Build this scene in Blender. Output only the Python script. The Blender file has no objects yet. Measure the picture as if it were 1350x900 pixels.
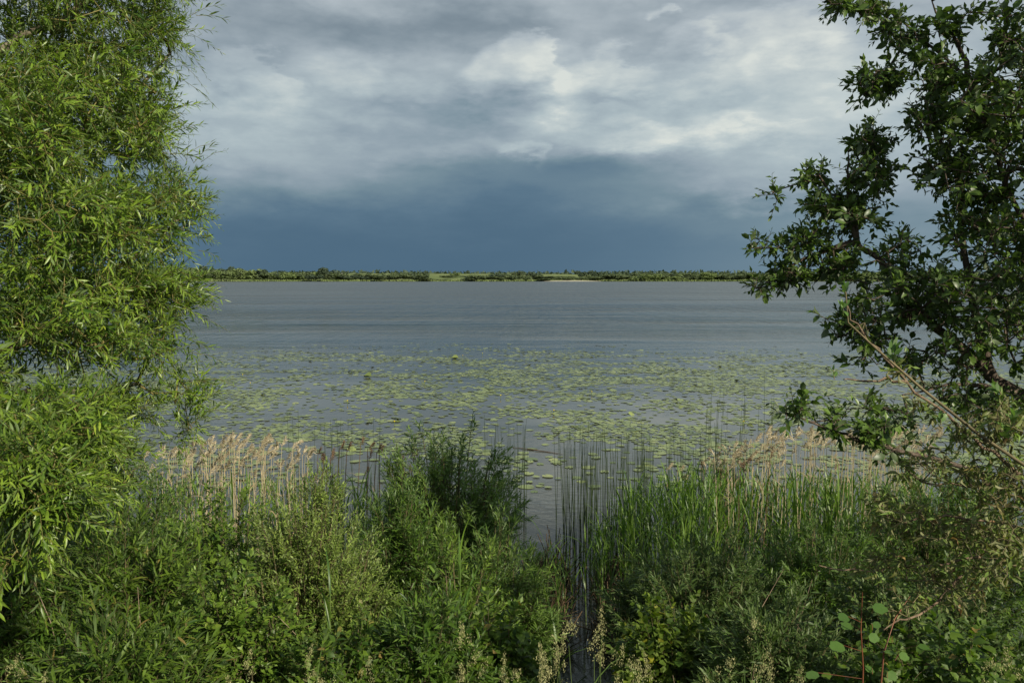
import bpy, math, random
import numpy as np
from mathutils import Matrix, Vector

random.seed(7)
RNG = np.random.default_rng(11)
SC = bpy.context.scene
COL = SC.collection

# ------------------------------------------------------------------ camera
CAM_H, F, PITCH = 4.0, 1060.0, math.atan(84.0 / 1060.0)
cam_data = bpy.data.cameras.new("camera")
cam_data.lens = 36.0 * F / 1350.0
cam_data.sensor_width = 36.0
cam_data.clip_start = 0.05
cam_data.clip_end = 30000
cam = bpy.data.objects.new("camera", cam_data)
COL.objects.link(cam)
cam.location = (0, 0, CAM_H)
cam.rotation_euler = (math.radians(90) - PITCH, 0, 0)
SC.camera = cam

# ------------------------------------------------------------------ exposure, world, sun
SC.view_settings.view_transform = 'Standard'
SC.view_settings.look = 'None'
SC.view_settings.exposure = 0.32
SC.view_settings.gamma = 1.0
SUN_EL, SUN_AZ = 31.0, 139.0          # azimuth clockwise from straight ahead (+Y)
sd = Vector((math.sin(math.radians(SUN_AZ)) * math.cos(math.radians(SUN_EL)),
             math.cos(math.radians(SUN_AZ)) * math.cos(math.radians(SUN_EL)),
             math.sin(math.radians(SUN_EL))))
sun_data = bpy.data.lights.new("sun", 'SUN')
sun_data.energy = 5.0
sun_data.angle = math.radians(0.5)
sun_data.color = (1.0, 0.90, 0.73)
sun = bpy.data.objects.new("sun", sun_data)
COL.objects.link(sun)
sun.rotation_euler = sd.to_track_quat('Z', 'Y').to_euler()
sun.location = (20, -15, 30)


class E:
    """tiny expression wrapper round node sockets"""
    nt = None

    def __init__(s, sock):
        s.s = sock

    @staticmethod
    def m(op, *a, clamp=False):
        n = E.nt.nodes.new('ShaderNodeMath')
        n.operation = op
        n.use_clamp = clamp
        for i, v in enumerate(a):
            if isinstance(v, E):
                E.nt.links.new(v.s, n.inputs[i])
            else:
                n.inputs[i].default_value = v
        return E(n.outputs[0])
    def __add__(s, o): return E.m('ADD', s, o)
    def __radd__(s, o): return E.m('ADD', s, o)
    def __sub__(s, o): return E.m('SUBTRACT', s, o)
    def __rsub__(s, o): return E.m('SUBTRACT', o, s)
    def __mul__(s, o): return E.m('MULTIPLY', s, o)
    def __rmul__(s, o): return E.m('MULTIPLY', s, o)
    def __truediv__(s, o): return E.m('DIVIDE', s, o)


def node(nt, kind, **kw):
    n = nt.nodes.new(kind)
    for k, v in kw.items():
        if k in ('operation', 'sky_type', 'noise_dimensions', 'data_type', 'blend_type', 'attribute_name',
                 'interpolation_type', 'feature', 'noise_type', 'normalize', 'vector_type', 'clamp'):
            setattr(n, k, v)
        else:
            sock = n.inputs[k.replace('_', ' ')]
            if hasattr(v, 'is_linked') or isinstance(v, bpy.types.NodeSocket):
                nt.links.new(v, sock)
            else:
                sock.default_value = v
    return n


def smooth(x, a, b, lo=0.0, hi=1.0):
    n = E.nt.nodes.new('ShaderNodeMapRange')
    n.interpolation_type = 'SMOOTHSTEP'
    E.nt.links.new(x.s, n.inputs[0])
    n.inputs[1].default_value, n.inputs[2].default_value = a, b
    n.inputs[3].default_value, n.inputs[4].default_value = lo, hi
    return E(n.outputs[0])


def srgb(r, g, b):
    f = lambda c: ((c / 255 + 0.055) / 1.055) ** 2.4 if c > 10 else c / 255 / 12.92
    return (f(r), f(g), f(b), 1)


def ramp(nt, fac, stops, interp='LINEAR'):
    n = nt.nodes.new('ShaderNodeValToRGB')
    n.color_ramp.interpolation = interp
    el = n.color_ramp.elements
    while len(el) > 1:
        el.remove(el[-1])
    el[0].position, el[0].color = stops[0][0], stops[0][1]
    for p, c in stops[1:]:
        e = el.new(p)
        e.color = c
    nt.links.new(fac.s if isinstance(fac, E) else fac, n.inputs[0])
    return n.outputs[0]


def mixc(nt, fac, a, b):
    n = nt.nodes.new('ShaderNodeMix')
    n.data_type = 'RGBA'
    for v, i in ((fac, 0), (a, 6), (b, 7)):
        if isinstance(v, E):
            v = v.s
        if isinstance(v, bpy.types.NodeSocket):
            nt.links.new(v, n.inputs[i])
        else:
            n.inputs[i].default_value = v
    return n.outputs[2]


def build_world():
    w = bpy.data.worlds.new("World")
    SC.world = w
    w.use_nodes = True
    nt = w.node_tree
    nt.nodes.clear()
    E.nt = nt
    tc = nt.nodes.new('ShaderNodeTexCoord')
    sep = nt.nodes.new('ShaderNodeSeparateXYZ')
    nt.links.new(tc.outputs['Generated'], sep.inputs[0])
    X, Y, Z = (E(sep.outputs[i]) for i in range(3))
    A = E.m('ARCTAN2', X, Y) * 57.2958
    El = E.m('ARCSINE', Z) * 57.2958

    def fbm(sx, sy, scale, detail, rough, ox=0.0, dist=0.0):
        c = nt.nodes.new('ShaderNodeCombineXYZ')
        # noise on the sphere, squashed upwards so that clouds lie flat, more so near the horizon
        a, b, z = X * sx + ox, Y * sx, E.m('POWER', E.m('ABSOLUTE', Z) + 0.02, 0.8) * sy
        for i, v in enumerate((a, b, z)):
            nt.links.new(v.s, c.inputs[i])
        n = nt.nodes.new('ShaderNodeTexNoise')
        n.inputs['Scale'].default_value = scale
        n.inputs['Detail'].default_value = detail
        n.inputs['Roughness'].default_value = rough
        n.inputs['Distortion'].default_value = dist
        nt.links.new(c.outputs[0], n.inputs['Vector'])
        return E(n.outputs[0]) - 0.5

    n1 = fbm(1, 2.2, 4.0, 6, 0.55)
    n2 = fbm(1, 2.2, 4.2, 6, 0.55, 7.3)
    n3 = fbm(1, 2.6, 9.0, 7, 0.6, 3.1)
    n4 = fbm(1, 2.4, 24.0, 6, 0.62, 5.7)
    streak = fbm(1, 6.0, 3.0, 5, 0.55, 11.0)
    Aw = A + n1 * 14 + n3 * 5
    Ew = El + n2 * 7 + n3 * 3
    Ef = El + n3 * 2.2 + n1 * 1.2 + n4 * 1.2

    def px(x): return math.degrees(math.atan((x - 675) / F))
    def py(y): return (366 - y) / F * 57.3 * 0.985

    # broad field: dark slate low in front, light higher
    L = smooth(Ew, 2.5, 13.0, 0.0, 0.33) + smooth(Ew, 1.5, 8.5, 0.0, 0.17)
    # to the right of the frame, and round behind, the storm thins out
    side = smooth(E.m('ABSOLUTE', A - (-9.0)), 5.0, 38.0)
    L = L + side * smooth(El, -1.0, 9.0, 0.33, 0.10)
    L = L + n1 * 0.16 * smooth(El, 2.0, 9.0, .3, 1.0) + (n3 * 0.26 + n4 * 0.11) * smooth(El, 5.0, 11.0, .08, 1.0)
    b1 = fbm(1, 2.4, 8.0, 5, 0.5, 21.0)
    b2 = fbm(1, 2.4, 17.0, 4, 0.5, 31.0)
    L = L + (E.m('ABSOLUTE', b1) * 0.95 + E.m('ABSOLUTE', b2) * 0.35 - 0.08) * smooth(El, 7.0, 11.5)
    L = L + streak * 0.30 * smooth(El, 3.0, 9.0, 0.12, 0.8)

    # soft masses (x, y, rx, ry in photo pixels, weight)
    soft = [
        (440, 140, 190, 60, 0.17), (300, 150, 70, 40, 0.10), (330, 200, 120, 35, 0.10),
        (560, 55, 190, 22, -0.20), (430, 50, 100, 16, -0.10), (1080, 40, 130, 30, -0.22),
        (300, 92, 50, 14, -0.20), (255, 118, 24, 14, -0.2),
        (790, 105, 120, 42, 0.14), (685, 100, 70, 34, 0.16), (930, 125, 120, 44, 0.16), (1010, 85, 70, 34, 0.10),
        (870, 176, 150, 12, 0.26), (680, 196, 40, 10, 0.22), (620, 205, 50, 12, 0.10),
        (640, 172, 90, 18, -0.16), (790, 222, 120, 18, -0.20), (830, 140, 60, 14, -0.20),
        (500, 148, 70, 14, -0.10), (720, 150, 60, 10, -0.10), (380, 235, 130, 30, 0.08), (960, 225, 120, 30, 0.10),
        (1090, 170, 90, 60, 0.10), (960, 250, 90, 14, 0.05), (1000, 275, 90, 10, -0.10),
        (880, 85, 50, 12, -0.16), (430, 8, 60, 10, 0.14), (740, 30, 80, 20, 0.06), (1100, 120, 110, 70, 0.12), (1230, 180, 120, 120, 0.10), (1000, 235, 130, 34, 0.10),
    ]
    for (x, y, rx, ry, wt) in soft:
        a0, e0 = px(x), py(y)
        ra, re = rx / F * 57.3, ry / F * 57.3
        da = (Aw - a0) / ra
        de = (Ew - e0) / (re * 1.25)
        g = E.m('EXPONENT', (da * da + de * de) * -0.8)
        L = L + g * wt
    # billowing tops: sharp lit crest, fading downwards
    crest = [(685, 66, 70, 44, 0.30), (1000, 36, 90, 34, 0.16), (868, 30, 15, 8, 0.26), (905, 58, 50, 30, 0.22), (1040, 70, 60, 30, 0.15),
             (790, 84, 60, 30, 0.22), (330, 96, 80, 40, 0.20), (470, 84, 90, 30, 0.10), (930, 168, 130, 18, 0.18), (690, 188, 34, 12, 0.20), (760, 132, 60, 20, .14), (560, 190, 60, 18, .08)]
    for (x, y, rx, ry, wt) in crest:
        a0, e0 = px(x), py(y)
        ra, re = rx / F * 57.3, ry / F * 57.3
        da = (A + n3 * 6 - a0) / ra
        top = Ef + n3 * 3.2 + da * da * re * 0.7 - e0
        edge = smooth(top, -0.45, 0.3, 1.0, 0.0)
        fall = smooth(top, -re * 2.0, -0.2)
        wid = smooth(E.m('ABSOLUTE', da), 0.7, 1.25, 1.0, 0.0)
        L = L + edge * fall * wid * wt
    L = L - E.m('MAXIMUM', L - 0.60, 0.0) * 0.22 + (n4 * 0.22 + b2 * 0.12) * smooth(L, 0.45, 0.75)
    L = E.m('MAXIMUM', E.m('MINIMUM', L, 1.0), 0.0)
    cold = ramp(nt, L, [(0.0, srgb(79, 107, 129)), (0.12, srgb(92, 119, 139)), (0.3, srgb(118, 141, 154)),
                        (0.5, srgb(148, 164, 175)), (0.7, srgb(172, 187, 193)), (0.88, srgb(194, 205, 206)),
                        (1.0, srgb(216, 222, 217))])
    grey = ramp(nt, L, [(0.0, srgb(103, 120, 133)), (0.3, srgb(130, 145, 156)), (0.5, srgb(153, 166, 175)),
                        (0.7, srgb(175, 186, 193)), (1.0, srgb(214, 220, 216))])
    cloud = mixc(nt, smooth(El, 11.0, 17.0), cold, grey)
    sky = nt.nodes.new('ShaderNodeTexSky')
    sky.sky_type = 'NISHITA'
    sky.sun_disc = False
    sky.sun_elevation = math.radians(SUN_EL)
    sky.sun_rotation = math.radians(SUN_AZ)
    sk = nt.nodes.new('ShaderNodeMix')
    sk.data_type = 'RGBA'
    sk.blend_type = 'MULTIPLY'
    sk.inputs[0].default_value = 1.0
    nt.links.new(sky.outputs[0], sk.inputs[6])
    sk.inputs[7].default_value = (1, 1, 1, 1)
    # cloud radiances are written for strength 1; the background runs at 0.1, so scale them by 10
    sc10 = nt.nodes.new('ShaderNodeVectorMath')
    sc10.operation = 'SCALE'
    nt.links.new(cloud, sc10.inputs[0])
    sc10.inputs['Scale'].default_value = 8.0
    gaps = smooth(n1 + n3 * 0.5, 0.05, 0.16) * smooth(El, 22.0, 35.0) * 0.8
    fin = mixc(nt, gaps, sc10.outputs[0], sk.outputs[2])
    bg = nt.nodes.new('ShaderNodeBackground')
    bg.inputs['Strength'].default_value = 0.1
    nt.links.new(fin, bg.inputs[0])
    out = nt.nodes.new('ShaderNodeOutputWorld')
    nt.links.new(bg.outputs[0], out.inputs[0])


build_world()

# ------------------------------------------------------------------ projection helpers
CP, SP = math.cos(PITCH), math.sin(PITCH)


def ray(px, py):
    u, v = (px - 675.0) / F, -(py - 450.0) / F
    return np.array([u, CP + v * SP, -SP + v * CP])


def P(px, py, D):
    d = ray(px, py)
    return np.array([0, 0, CAM_H]) + d * (D / d[1])


def W(px, py, z=0.0):
    d = ray(px, py)
    return np.array([0, 0, CAM_H]) + d * ((z - CAM_H) / d[2])


def proj(p):
    q = np.atleast_2d(p) - np.array([0, 0, CAM_H])
    dep = q[:, 1] * CP - q[:, 2] * SP
    v = q[:, 1] * SP + q[:, 2] * CP
    dep = np.maximum(dep, 1e-3)
    return 675 + F * q[:, 0] / dep, 450 - F * v / dep, dep


def gz(x, y):
    """height of the bank"""
    x = np.asarray(x, float)
    y = np.asarray(y, float)
    s = y + 0.25 * np.sin(x * 0.9 + 1) + 0.12 * np.sin(x * 2.3) + 1.9 * np.exp(-((x - 0.1 - y * 0.085) / 0.34) ** 2) * (y > 3)
    z = np.interp(s, [-40, -3, 0, 2, 4, 6, 7.6, 9.0, 10.5, 14, 20], [2.6, 2.45, 2.35, 1.9, 1.15, 0.5, 0.14, -0.05, -0.35, -0.8, -1.2])
    return z + 0.05 * np.sin(x * 3.1 + y * 1.7) * (y < 8)


# ------------------------------------------------------------------ mesh helpers
def mesh_from(name, V, T, tint=None, smooth_=False, mats=None, midx=None):
    V = np.ascontiguousarray(V, np.float32)
    T = np.ascontiguousarray(T, np.int32)
    me = bpy.data.meshes.new(name)
    me.vertices.add(len(V))
    me.vertices.foreach_set('co', V.ravel())
    k = T.shape[1]
    me.loops.add(T.size)
    me.loops.foreach_set('vertex_index', T.ravel())
    me.polygons.add(len(T))
    me.polygons.foreach_set('loop_start', np.arange(len(T), dtype=np.int32) * k)
    if smooth_:
        me.polygons.foreach_set('use_smooth', np.ones(len(T), bool))
    if midx is not None:
        me.polygons.foreach_set('material_index', np.asarray(midx, np.int32))
    if tint is not None:
        at = me.attributes.new('tint', 'FLOAT', 'POINT')
        at.data.foreach_set('value', np.asarray(tint, np.float32))
    for m in (mats or []):
        me.materials.append(m)
    me.update(calc_edges=True)
    return me


def link(name, me, parent=None, kind=None, label=None, cat=None, group=None):
    o = bpy.data.objects.new(name, me)
    COL.objects.link(o)
    if parent is not None:
        o.parent = parent
    tag(o, label, cat, group, kind)
    return o


def tag(o, label=None, cat=None, group=None, kind=None):
    if label: o['label'] = label
    if cat: o['category'] = cat
    if group: o['group'] = group
    if kind: o['kind'] = kind
    return o


def empty(name, loc, label, cat, group=None, rz=0.0):
    o = bpy.data.objects.new(name, None)
    o.empty_display_size = 0.1
    COL.objects.link(o)
    o.location = [float(c) for c in loc]
    o.rotation_euler = (0, 0, rz)
    return tag(o, label, cat, group)


def copy_tree(o, parent=None):
    c = o.copy()
    COL.objects.link(c)
    c.parent = parent
    for ch in o.children:
        copy_tree(ch, c)
    return c


def unit(v):
    return v / np.maximum(np.linalg.norm(v, axis=-1, keepdims=True), 1e-9)


def frames(d):
    d = unit(d)
    ref = np.where(np.abs(d[:, 2:3]) > 0.9, np.array([[1., 0, 0]]), np.array([[0, 0, 1.]]))
    s = unit(np.cross(d, ref))
    return d, s, np.cross(s, d)


def frusta(p0, p1, r0, r1, sides=5):
    """one open tapered tube per edge"""
    d, s, u = frames(p1 - p0)
    a = np.arange(sides) / sides * 2 * np.pi
    ring = s[:, None, :] * np.cos(a)[None, :, None] + u[:, None, :] * np.sin(a)[None, :, None]
    v0 = p0[:, None, :] + ring * r0[:, None, None]
    v1 = p1[:, None, :] + ring * r1[:, None, None]
    V = np.concatenate([v0, v1], 1)
    n = len(p0)
    i = np.arange(sides)
    j = (i + 1) % sides
    q = np.stack([i, j, j + sides, i + sides], 1)
    Q = (q[None] + (np.arange(n) * 2 * sides)[:, None, None]).reshape(-1, 4)
    return V.reshape(-1, 3), Q


def tube(pts, radii, sides=6):
    pts = np.asarray(pts, float)
    n = len(pts)
    t = np.gradient(pts, axis=0)
    d, s, u = frames(t)
    a = np.arange(sides) / sides * 2 * np.pi
    ring = s[:, None, :] * np.cos(a)[None, :, None] + u[:, None, :] * np.sin(a)[None, :, None]
    V = (pts[:, None, :] + ring * np.asarray(radii)[:, None, None]).reshape(-1, 3)
    Q = []
    for k in range(n - 1):
        for i in range(sides):
            j = (i + 1) % sides
            Q.append((k * sides + i, k * sides + j, (k + 1) * sides + j, (k + 1) * sides + i))
    return V, np.array(Q)


# leaf templates: x = half width, y = along the leaf, z = up; unit length and width
def leaf_template(kind):
    if kind == 'lance':       # willow
        V = [(0, 0, 0), (-.42, .25, .12), (0, .28, 0), (.42, .25, .12), (-.42, .62, .10), (0, .62, -.02), (.42, .62, .10), (0, 1, -.10)]
    elif kind == 'ovate':     # apple, hazel
        V = [(0, 0, 0), (-.46, .30, .14), (0, .30, 0), (.46, .30, .14), (-.43, .66, .09), (0, .68, -.03), (.43, .66, .09), (0, 1, -.16)]
    elif kind == 'curl':      # rolled and wilted
        V = [(0, 0, 0), (-.28, .30, .30), (0, .32, 0), (.30, .28, .32), (-.20, .62, .16), (0, .68, -.24), (.26, .58, .12), (.10, .86, -.62)]
    elif kind == 'round':     # aspen
        V = [(0, 0, 0), (-.5, .30, .07), (0, .35, 0), (.5, .30, .07), (-.40, .72, .04), (0, .72, -.03), (.40, .72, .04), (0, 1, -.12)]
    T = [(0, 2, 1), (0, 3, 2), (1, 2, 5), (1, 5, 4), (2, 3, 6), (2, 6, 5), (4, 5, 7), (5, 6, 7)]
    if kind == 'small':       # two facets
        V = [(0, 0, 0), (-.42, .45, .12), (0, 1, -.08), (.42, .45, .12)]
        T = [(0, 2, 1), (0, 3, 2)]
    return np.array(V, float), np.array(T)


def _small():
    return (np.array([(0, 0, 0), (-.42, .42, .12), (0, 1, -.08), (.42, .42, .12)], float), np.array([(0, 2, 1), (0, 3, 2)]))


TPL = {k: leaf_template(k) for k in ('lance', 'ovate', 'curl', 'round')}
TPL['small'] = _small()


def _fan():
    n = 14
    a = np.linspace(0, 2 * np.pi, n, endpoint=False)
    rr_ = 1 + .05 * np.cos(a * 7)
    y = .5 - .5 * np.cos(a) * rr_
    x = np.sin(a) * .52 * rr_ * (1 - .25 * (y > .7))
    e = np.stack([x, y, .10 * np.abs(x) + .04 * np.sin(a * 3) - .08 * y ** 2], 1)
    V = np.vstack([[(0, .45, -.03)], e])
    return V, np.array([(0, 1 + i, 1 + (i + 1) % n) for i in range(n)])


TPL['fan'] = _fan()


class Leaves:
    """collects leaves as position, axis, normal, length, width, tint"""
    def __init__(s):
        s.a = []

    def add(s, pos, ax, nr, ln, wd, tint):
        n = len(pos)
        f = lambda v: np.broadcast_to(np.asarray(v, float), (n,)).reshape(-1, 1)
        s.a.append(np.hstack([pos, ax, nr, f(ln), f(wd), f(tint)]))

    def get(s):
        A = np.vstack(s.a) if s.a else np.zeros((0, 12))
        return A

    @staticmethod
    def split_frame(A):
        pos, ax, nr = A[:, :3], unit(A[:, 3:6]), A[:, 6:9]
        sd_ = unit(np.cross(ax, nr))
        up = np.cross(sd_, ax)
        return pos, ax, sd_, up, A[:, 9], A[:, 10], A[:, 11]

    @staticmethod
    def geo(A, kind):
        tv, tt = TPL[kind]
        pos, ax, sd_, up, ln, wd, tint = Leaves.split_frame(A)
        k = len(tv)
        V = (pos[:, None, :] + sd_[:, None, :] * (tv[None, :, 0, None] * wd[:, None, None])
             + ax[:, None, :] * (tv[None, :, 1, None] * ln[:, None, None])
             + up[:, None, :] * (np.where(np.isin(np.arange(k), [k - 1]) if k == 8 else False, ln[:, None], wd[:, None])[:, :, None] * tv[None, :, 2, None]))
        T = (tt[None] + (np.arange(len(A)) * k)[:, None, None]).reshape(-1, 3)
        return V.reshape(-1, 3), T, np.repeat(tint, k)

    @staticmethod
    def mesh(name, A, kind, mat, full=None):
        if full is None:
            V, T, t_ = Leaves.geo(A, kind)
        else:
            V, T, t_ = Leaves.geo(A[full], kind)
            V2, T2, t2 = Leaves.geo(A[~full], 'small')
            V, T, t_ = np.vstack([V, V2]), np.vstack([T, T2 + len(V)]), np.concatenate([t_, t2])
        return mesh_from(name, V, T, tint=t_, mats=[mat])


UNIT_LEAF = {}


def leaf_objects(parent, A, kind, mat, n, origin):
    """the n leaves that show largest become parts; returns the rest"""
    if n <= 0 or len(A) == 0:
        return A
    x, y, d = proj(A[:, :3])
    ok = (x > 0) & (x < 1350) & (y > 0) & (y < 900)
    # nearest first, but only one per small screen cell so that the picked leaves are those on view
    score = np.where(ok, A[:, 9] / d, -1)
    order = np.argsort(-score)
    cell, pick = set(), []
    for i in order:
        if score[i] < 0 or len(pick) >= n:
            break
        c = (int(x[i] // 9), int(y[i] // 9))
        if c in cell:
            continue
        cell.add(c)
        pick.append(i)
    pick = np.array(pick, int)
    key = (kind, mat.name)
    if key not in UNIT_LEAF:
        tv, tt = TPL[kind]
        tv = tv.copy()
        tv[:, 2] *= np.where(np.arange(len(tv)) == len(tv) - 1, 1.0, 0.3)
        UNIT_LEAF[key] = mesh_from('leaf', tv, tt, mats=[mat])
    me = UNIT_LEAF[key]
    pos, ax, sd_, up, ln, wd, tint = Leaves.split_frame(A[pick])
    for i in range(len(pick)):
        o = bpy.data.objects.new('leaf', me)
        M = np.eye(4)
        M[:3, 0], M[:3, 1], M[:3, 2], M[:3, 3] = sd_[i] * wd[i], ax[i] * ln[i], up[i] * ln[i], pos[i] - origin
        o.parent = parent
        o.matrix_basis = Matrix(M.tolist())
        COL.objects.link(o)
    keep = np.ones(len(A), bool)
    keep[pick] = False
    return A[keep]


# ------------------------------------------------------------------ materials
def new_mat(name):
    m = bpy.data.materials.new(name)
    m.use_nodes = True
    nt = m.node_tree
    nt.nodes.clear()
    E.nt = nt
    out = nt.nodes.new('ShaderNodeOutputMaterial')
    return m, nt, out


def leaf_mat(name, dark, light, under=None, rough=0.45, trans=0.35, spec=0.35, trc=None, third=None):
    m, nt, out = new_mat(name)
    at = nt.nodes.new('ShaderNodeAttribute')
    at.attribute_name = 'tint'
    oi = nt.nodes.new('ShaderNodeObjectInfo')
    geo = nt.nodes.new('ShaderNodeNewGeometry')
    t = E(at.outputs['Fac'])
    # joined leaves carry their own tint (above 0.01); single leaves take the object's random value
    isobj = E.m('LESS_THAN', t, 0.005)
    t = t + isobj * E(oi.outputs['Random'])
    stops = [(0.0, (*dark, 1)), (0.8, (*light, 1))]
    if third is not None:
        stops += [(0.92, (*light, 1)), (1.0, (*third, 1))]
    col = ramp(nt, t, stops)
    nz = node(nt, 'ShaderNodeTexNoise', Scale=60.0, Detail=2.0)
    tc = nt.nodes.new('ShaderNodeTexCoord')
    nt.links.new(tc.outputs['Object'], nz.inputs['Vector'])
    v = smooth(E(nz.outputs[0]), 0.3, 0.7, 0.78, 1.22)
    sc = nt.nodes.new('ShaderNodeVectorMath')
    sc.operation = 'SCALE'
    nt.links.new(col, sc.inputs[0])
    nt.links.new(v.s, sc.inputs['Scale'])
    col = sc.outputs[0]
    if under is not None:
        front = mixc(nt, E(geo.outputs['Backfacing']) * 0.75, col, (*under, 1))
    else:
        front = col
    pr = node(nt, 'ShaderNodeBsdfPrincipled', Roughness=rough)
    nt.links.new(front, pr.inputs['Base Color'])
    pr.inputs['Specular IOR Level'].default_value = spec
    tr = nt.nodes.new('ShaderNodeBsdfTranslucent')
    g = nt.nodes.new('ShaderNodeVectorMath')
    g.operation = 'MULTIPLY'
    nt.links.new(col, g.inputs[0])
    g.inputs[1].default_value = trc or (1.5, 1.6, 0.7)
    nt.links.new(g.outputs[0], tr.inputs[0])
    mx = nt.nodes.new('ShaderNodeMixShader')
    mx.inputs[0].default_value = trans
    nt.links.new(pr.outputs[0], mx.inputs[1])
    nt.links.new(tr.outputs[0], mx.inputs[2])
    nt.links.new(mx.outputs[0], out.inputs[0])
    return m


def plain_mat(name, c0, c1, scale=8.0, rough=0.8, bump=0.0, detail=5.0, stretch=(1, 1, 1), spec=0.3, coord='Object', rnd=0.0):
    m, nt, out = new_mat(name)
    tc = nt.nodes.new('ShaderNodeTexCoord')
    mp = nt.nodes.new('ShaderNodeMapping')
    mp.inputs['Scale'].default_value = stretch
    nt.links.new(tc.outputs[coord], mp.inputs[0])
    nz = node(nt, 'ShaderNodeTexNoise', Scale=scale, Detail=detail, Roughness=0.6)
    nt.links.new(mp.outputs[0], nz.inputs['Vector'])
    f = smooth(E(nz.outputs[0]), 0.32, 0.68)
    if rnd:
        oi = nt.nodes.new('ShaderNodeObjectInfo')
        f = f * (1 - rnd) + E(oi.outputs['Random']) * rnd
    col = mixc(nt, f, (*c0, 1), (*c1, 1))
    pr = node(nt, 'ShaderNodeBsdfPrincipled', Roughness=rough)
    nt.links.new(col, pr.inputs['Base Color'])
    pr.inputs['Specular IOR Level'].default_value = spec
    if bump:
        b = nt.nodes.new('ShaderNodeBump')
        b.inputs['Strength'].default_value = bump
        b.inputs['Distance'].default_value = 0.02
        nt.links.new(nz.outputs[0], b.inputs['Height'])
        nt.links.new(b.outputs[0], pr.inputs['Normal'])
    nt.links.new(pr.outputs[0], out.inputs[0])
    return m


M = {}
M['willow'] = leaf_mat('willow_leaf', (0.036, 0.088, 0.009), (0.175, 0.27, 0.026), under=(0.15, 0.21, 0.09), rough=0.40, trans=0.28, spec=0.5, third=(0.28, 0.34, 0.04))
M['apple'] = leaf_mat('apple_leaf', (0.036, 0.074, 0.014), (0.10, 0.17, 0.028), under=(0.09, 0.12, 0.06), rough=0.4, trans=0.25, spec=0.4, third=(0.11, 0.19, 0.035))
M['curled'] = leaf_mat('curled_apple_leaf', (0.10, 0.085, 0.03), (0.15, 0.24, 0.045), under=(0.22, 0.22, 0.11), rough=0.55, trans=0.25, third=(0.30, 0.17, 0.08))
M['broad'] = leaf_mat('broad_shrub_leaf', (0.034, 0.085, 0.010), (0.15, 0.235, 0.028), under=(0.12, 0.18, 0.05), rough=0.42, trans=0.28, third=(0.20, 0.25, 0.05))
M['silver'] = leaf_mat('silver_willow_leaf', (0.075, 0.135, 0.02), (0.235, 0.32, 0.065), under=(0.25, 0.31, 0.15), rough=0.5, trans=0.28, third=(0.28, 0.32, 0.14))
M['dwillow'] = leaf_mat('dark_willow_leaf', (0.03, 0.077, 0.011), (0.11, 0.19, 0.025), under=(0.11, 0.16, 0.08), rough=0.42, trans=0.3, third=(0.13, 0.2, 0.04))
M['mwillow'] = leaf_mat('centre_willow_leaf', (0.045, 0.10, 0.018), (0.15, 0.235, 0.045), under=(0.16, 0.22, 0.11), rough=0.42, trans=0.32, third=(0.18, 0.26, 0.06))
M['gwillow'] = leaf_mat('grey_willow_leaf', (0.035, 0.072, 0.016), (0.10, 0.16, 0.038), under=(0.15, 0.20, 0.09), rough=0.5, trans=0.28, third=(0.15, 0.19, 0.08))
M['hazel'] = leaf_mat('hazel_leaf', (0.04, 0.085, 0.012), (0.14, 0.20, 0.025), rough=0.5, trans=0.4, third=(0.34, 0.30, 0.03))
M['aspen'] = leaf_mat('aspen_leaf', (0.05, 0.11, 0.022), (0.10, 0.19, 0.04), under=(0.16, 0.22, 0.12), rough=0.45, trans=0.3)
M['nettle'] = leaf_mat('low_leaf', (0.026, 0.068, 0.008), (0.12, 0.195, 0.022), under=(0.1, 0.15, 0.06), rough=0.5, trans=0.35, third=(0.22, 0.16, 0.05))
M['reedleaf'] = leaf_mat('green_reed_leaf', (0.045, 0.105, 0.018), (0.14, 0.235, 0.035), rough=0.4, trans=0.35, spec=0.4)
M['dryleaf'] = leaf_mat('dry_reed_leaf', (0.28, 0.21, 0.11), (0.48, 0.38, 0.22), rough=0.7, trans=0.25, trc=(1, .95, .8))
M['plume'] = leaf_mat('reed_plume', (0.33, 0.285, 0.18), (0.58, 0.52, 0.36), rough=0.8, trans=0.35, spec=0.1, trc=(1.1, 1, .85))
M['dplume'] = leaf_mat('dark_reed_plume', (0.08, 0.055, 0.035), (0.22, 0.15, 0.09), rough=0.8, trans=0.2, spec=0.1, trc=(1, 1, .9))
M['litter'] = leaf_mat('reed_litter', (0.02, 0.016, 0.01), (0.09, 0.07, 0.04), rough=0.8, trans=0.05, spec=0.2, trc=(1, 1, .9))
M['grasshead'] = leaf_mat('grass_flower_head', (0.22, 0.24, 0.08), (0.46, 0.44, 0.22), rough=0.7, trans=0.3, spec=0.15, trc=(1, 1, .8))
M['grassblade'] = leaf_mat('grass_blade', (0.03, 0.06, 0.012), (0.09, 0.15, 0.028), rough=0.5, trans=0.3, third=(0.24, 0.19, 0.09))
M['pad'] = leaf_mat('lily_pad', (0.10, 0.14, 0.035), (0.23, 0.275, 0.085), under=(0.16, 0.19, 0.07), rough=0.33, trans=0.05, spec=0.5, third=(0.27, 0.30, 0.10))
M['far'] = leaf_mat('far_crown', (0.07, 0.10, 0.05), (0.125, 0.16, 0.08), rough=0.7, trans=0.2, spec=0.1)  # far crown colours lightened and greyed to stand in for haze
M['fardark'] = leaf_mat('far_crown_dark', (0.038, 0.058, 0.038), (0.07, 0.098, 0.06), rough=0.7, trans=0.15, spec=0.1)
M['farpale'] = leaf_mat('far_crown_pale', (0.08, 0.12, 0.04), (0.17, 0.22, 0.085), rough=0.7, trans=0.2, spec=0.1)
M['petal'] = plain_mat('lily_petal', (0.65, 0.50, 0.03), (0.75, 0.62, 0.05), rough=0.5)
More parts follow.
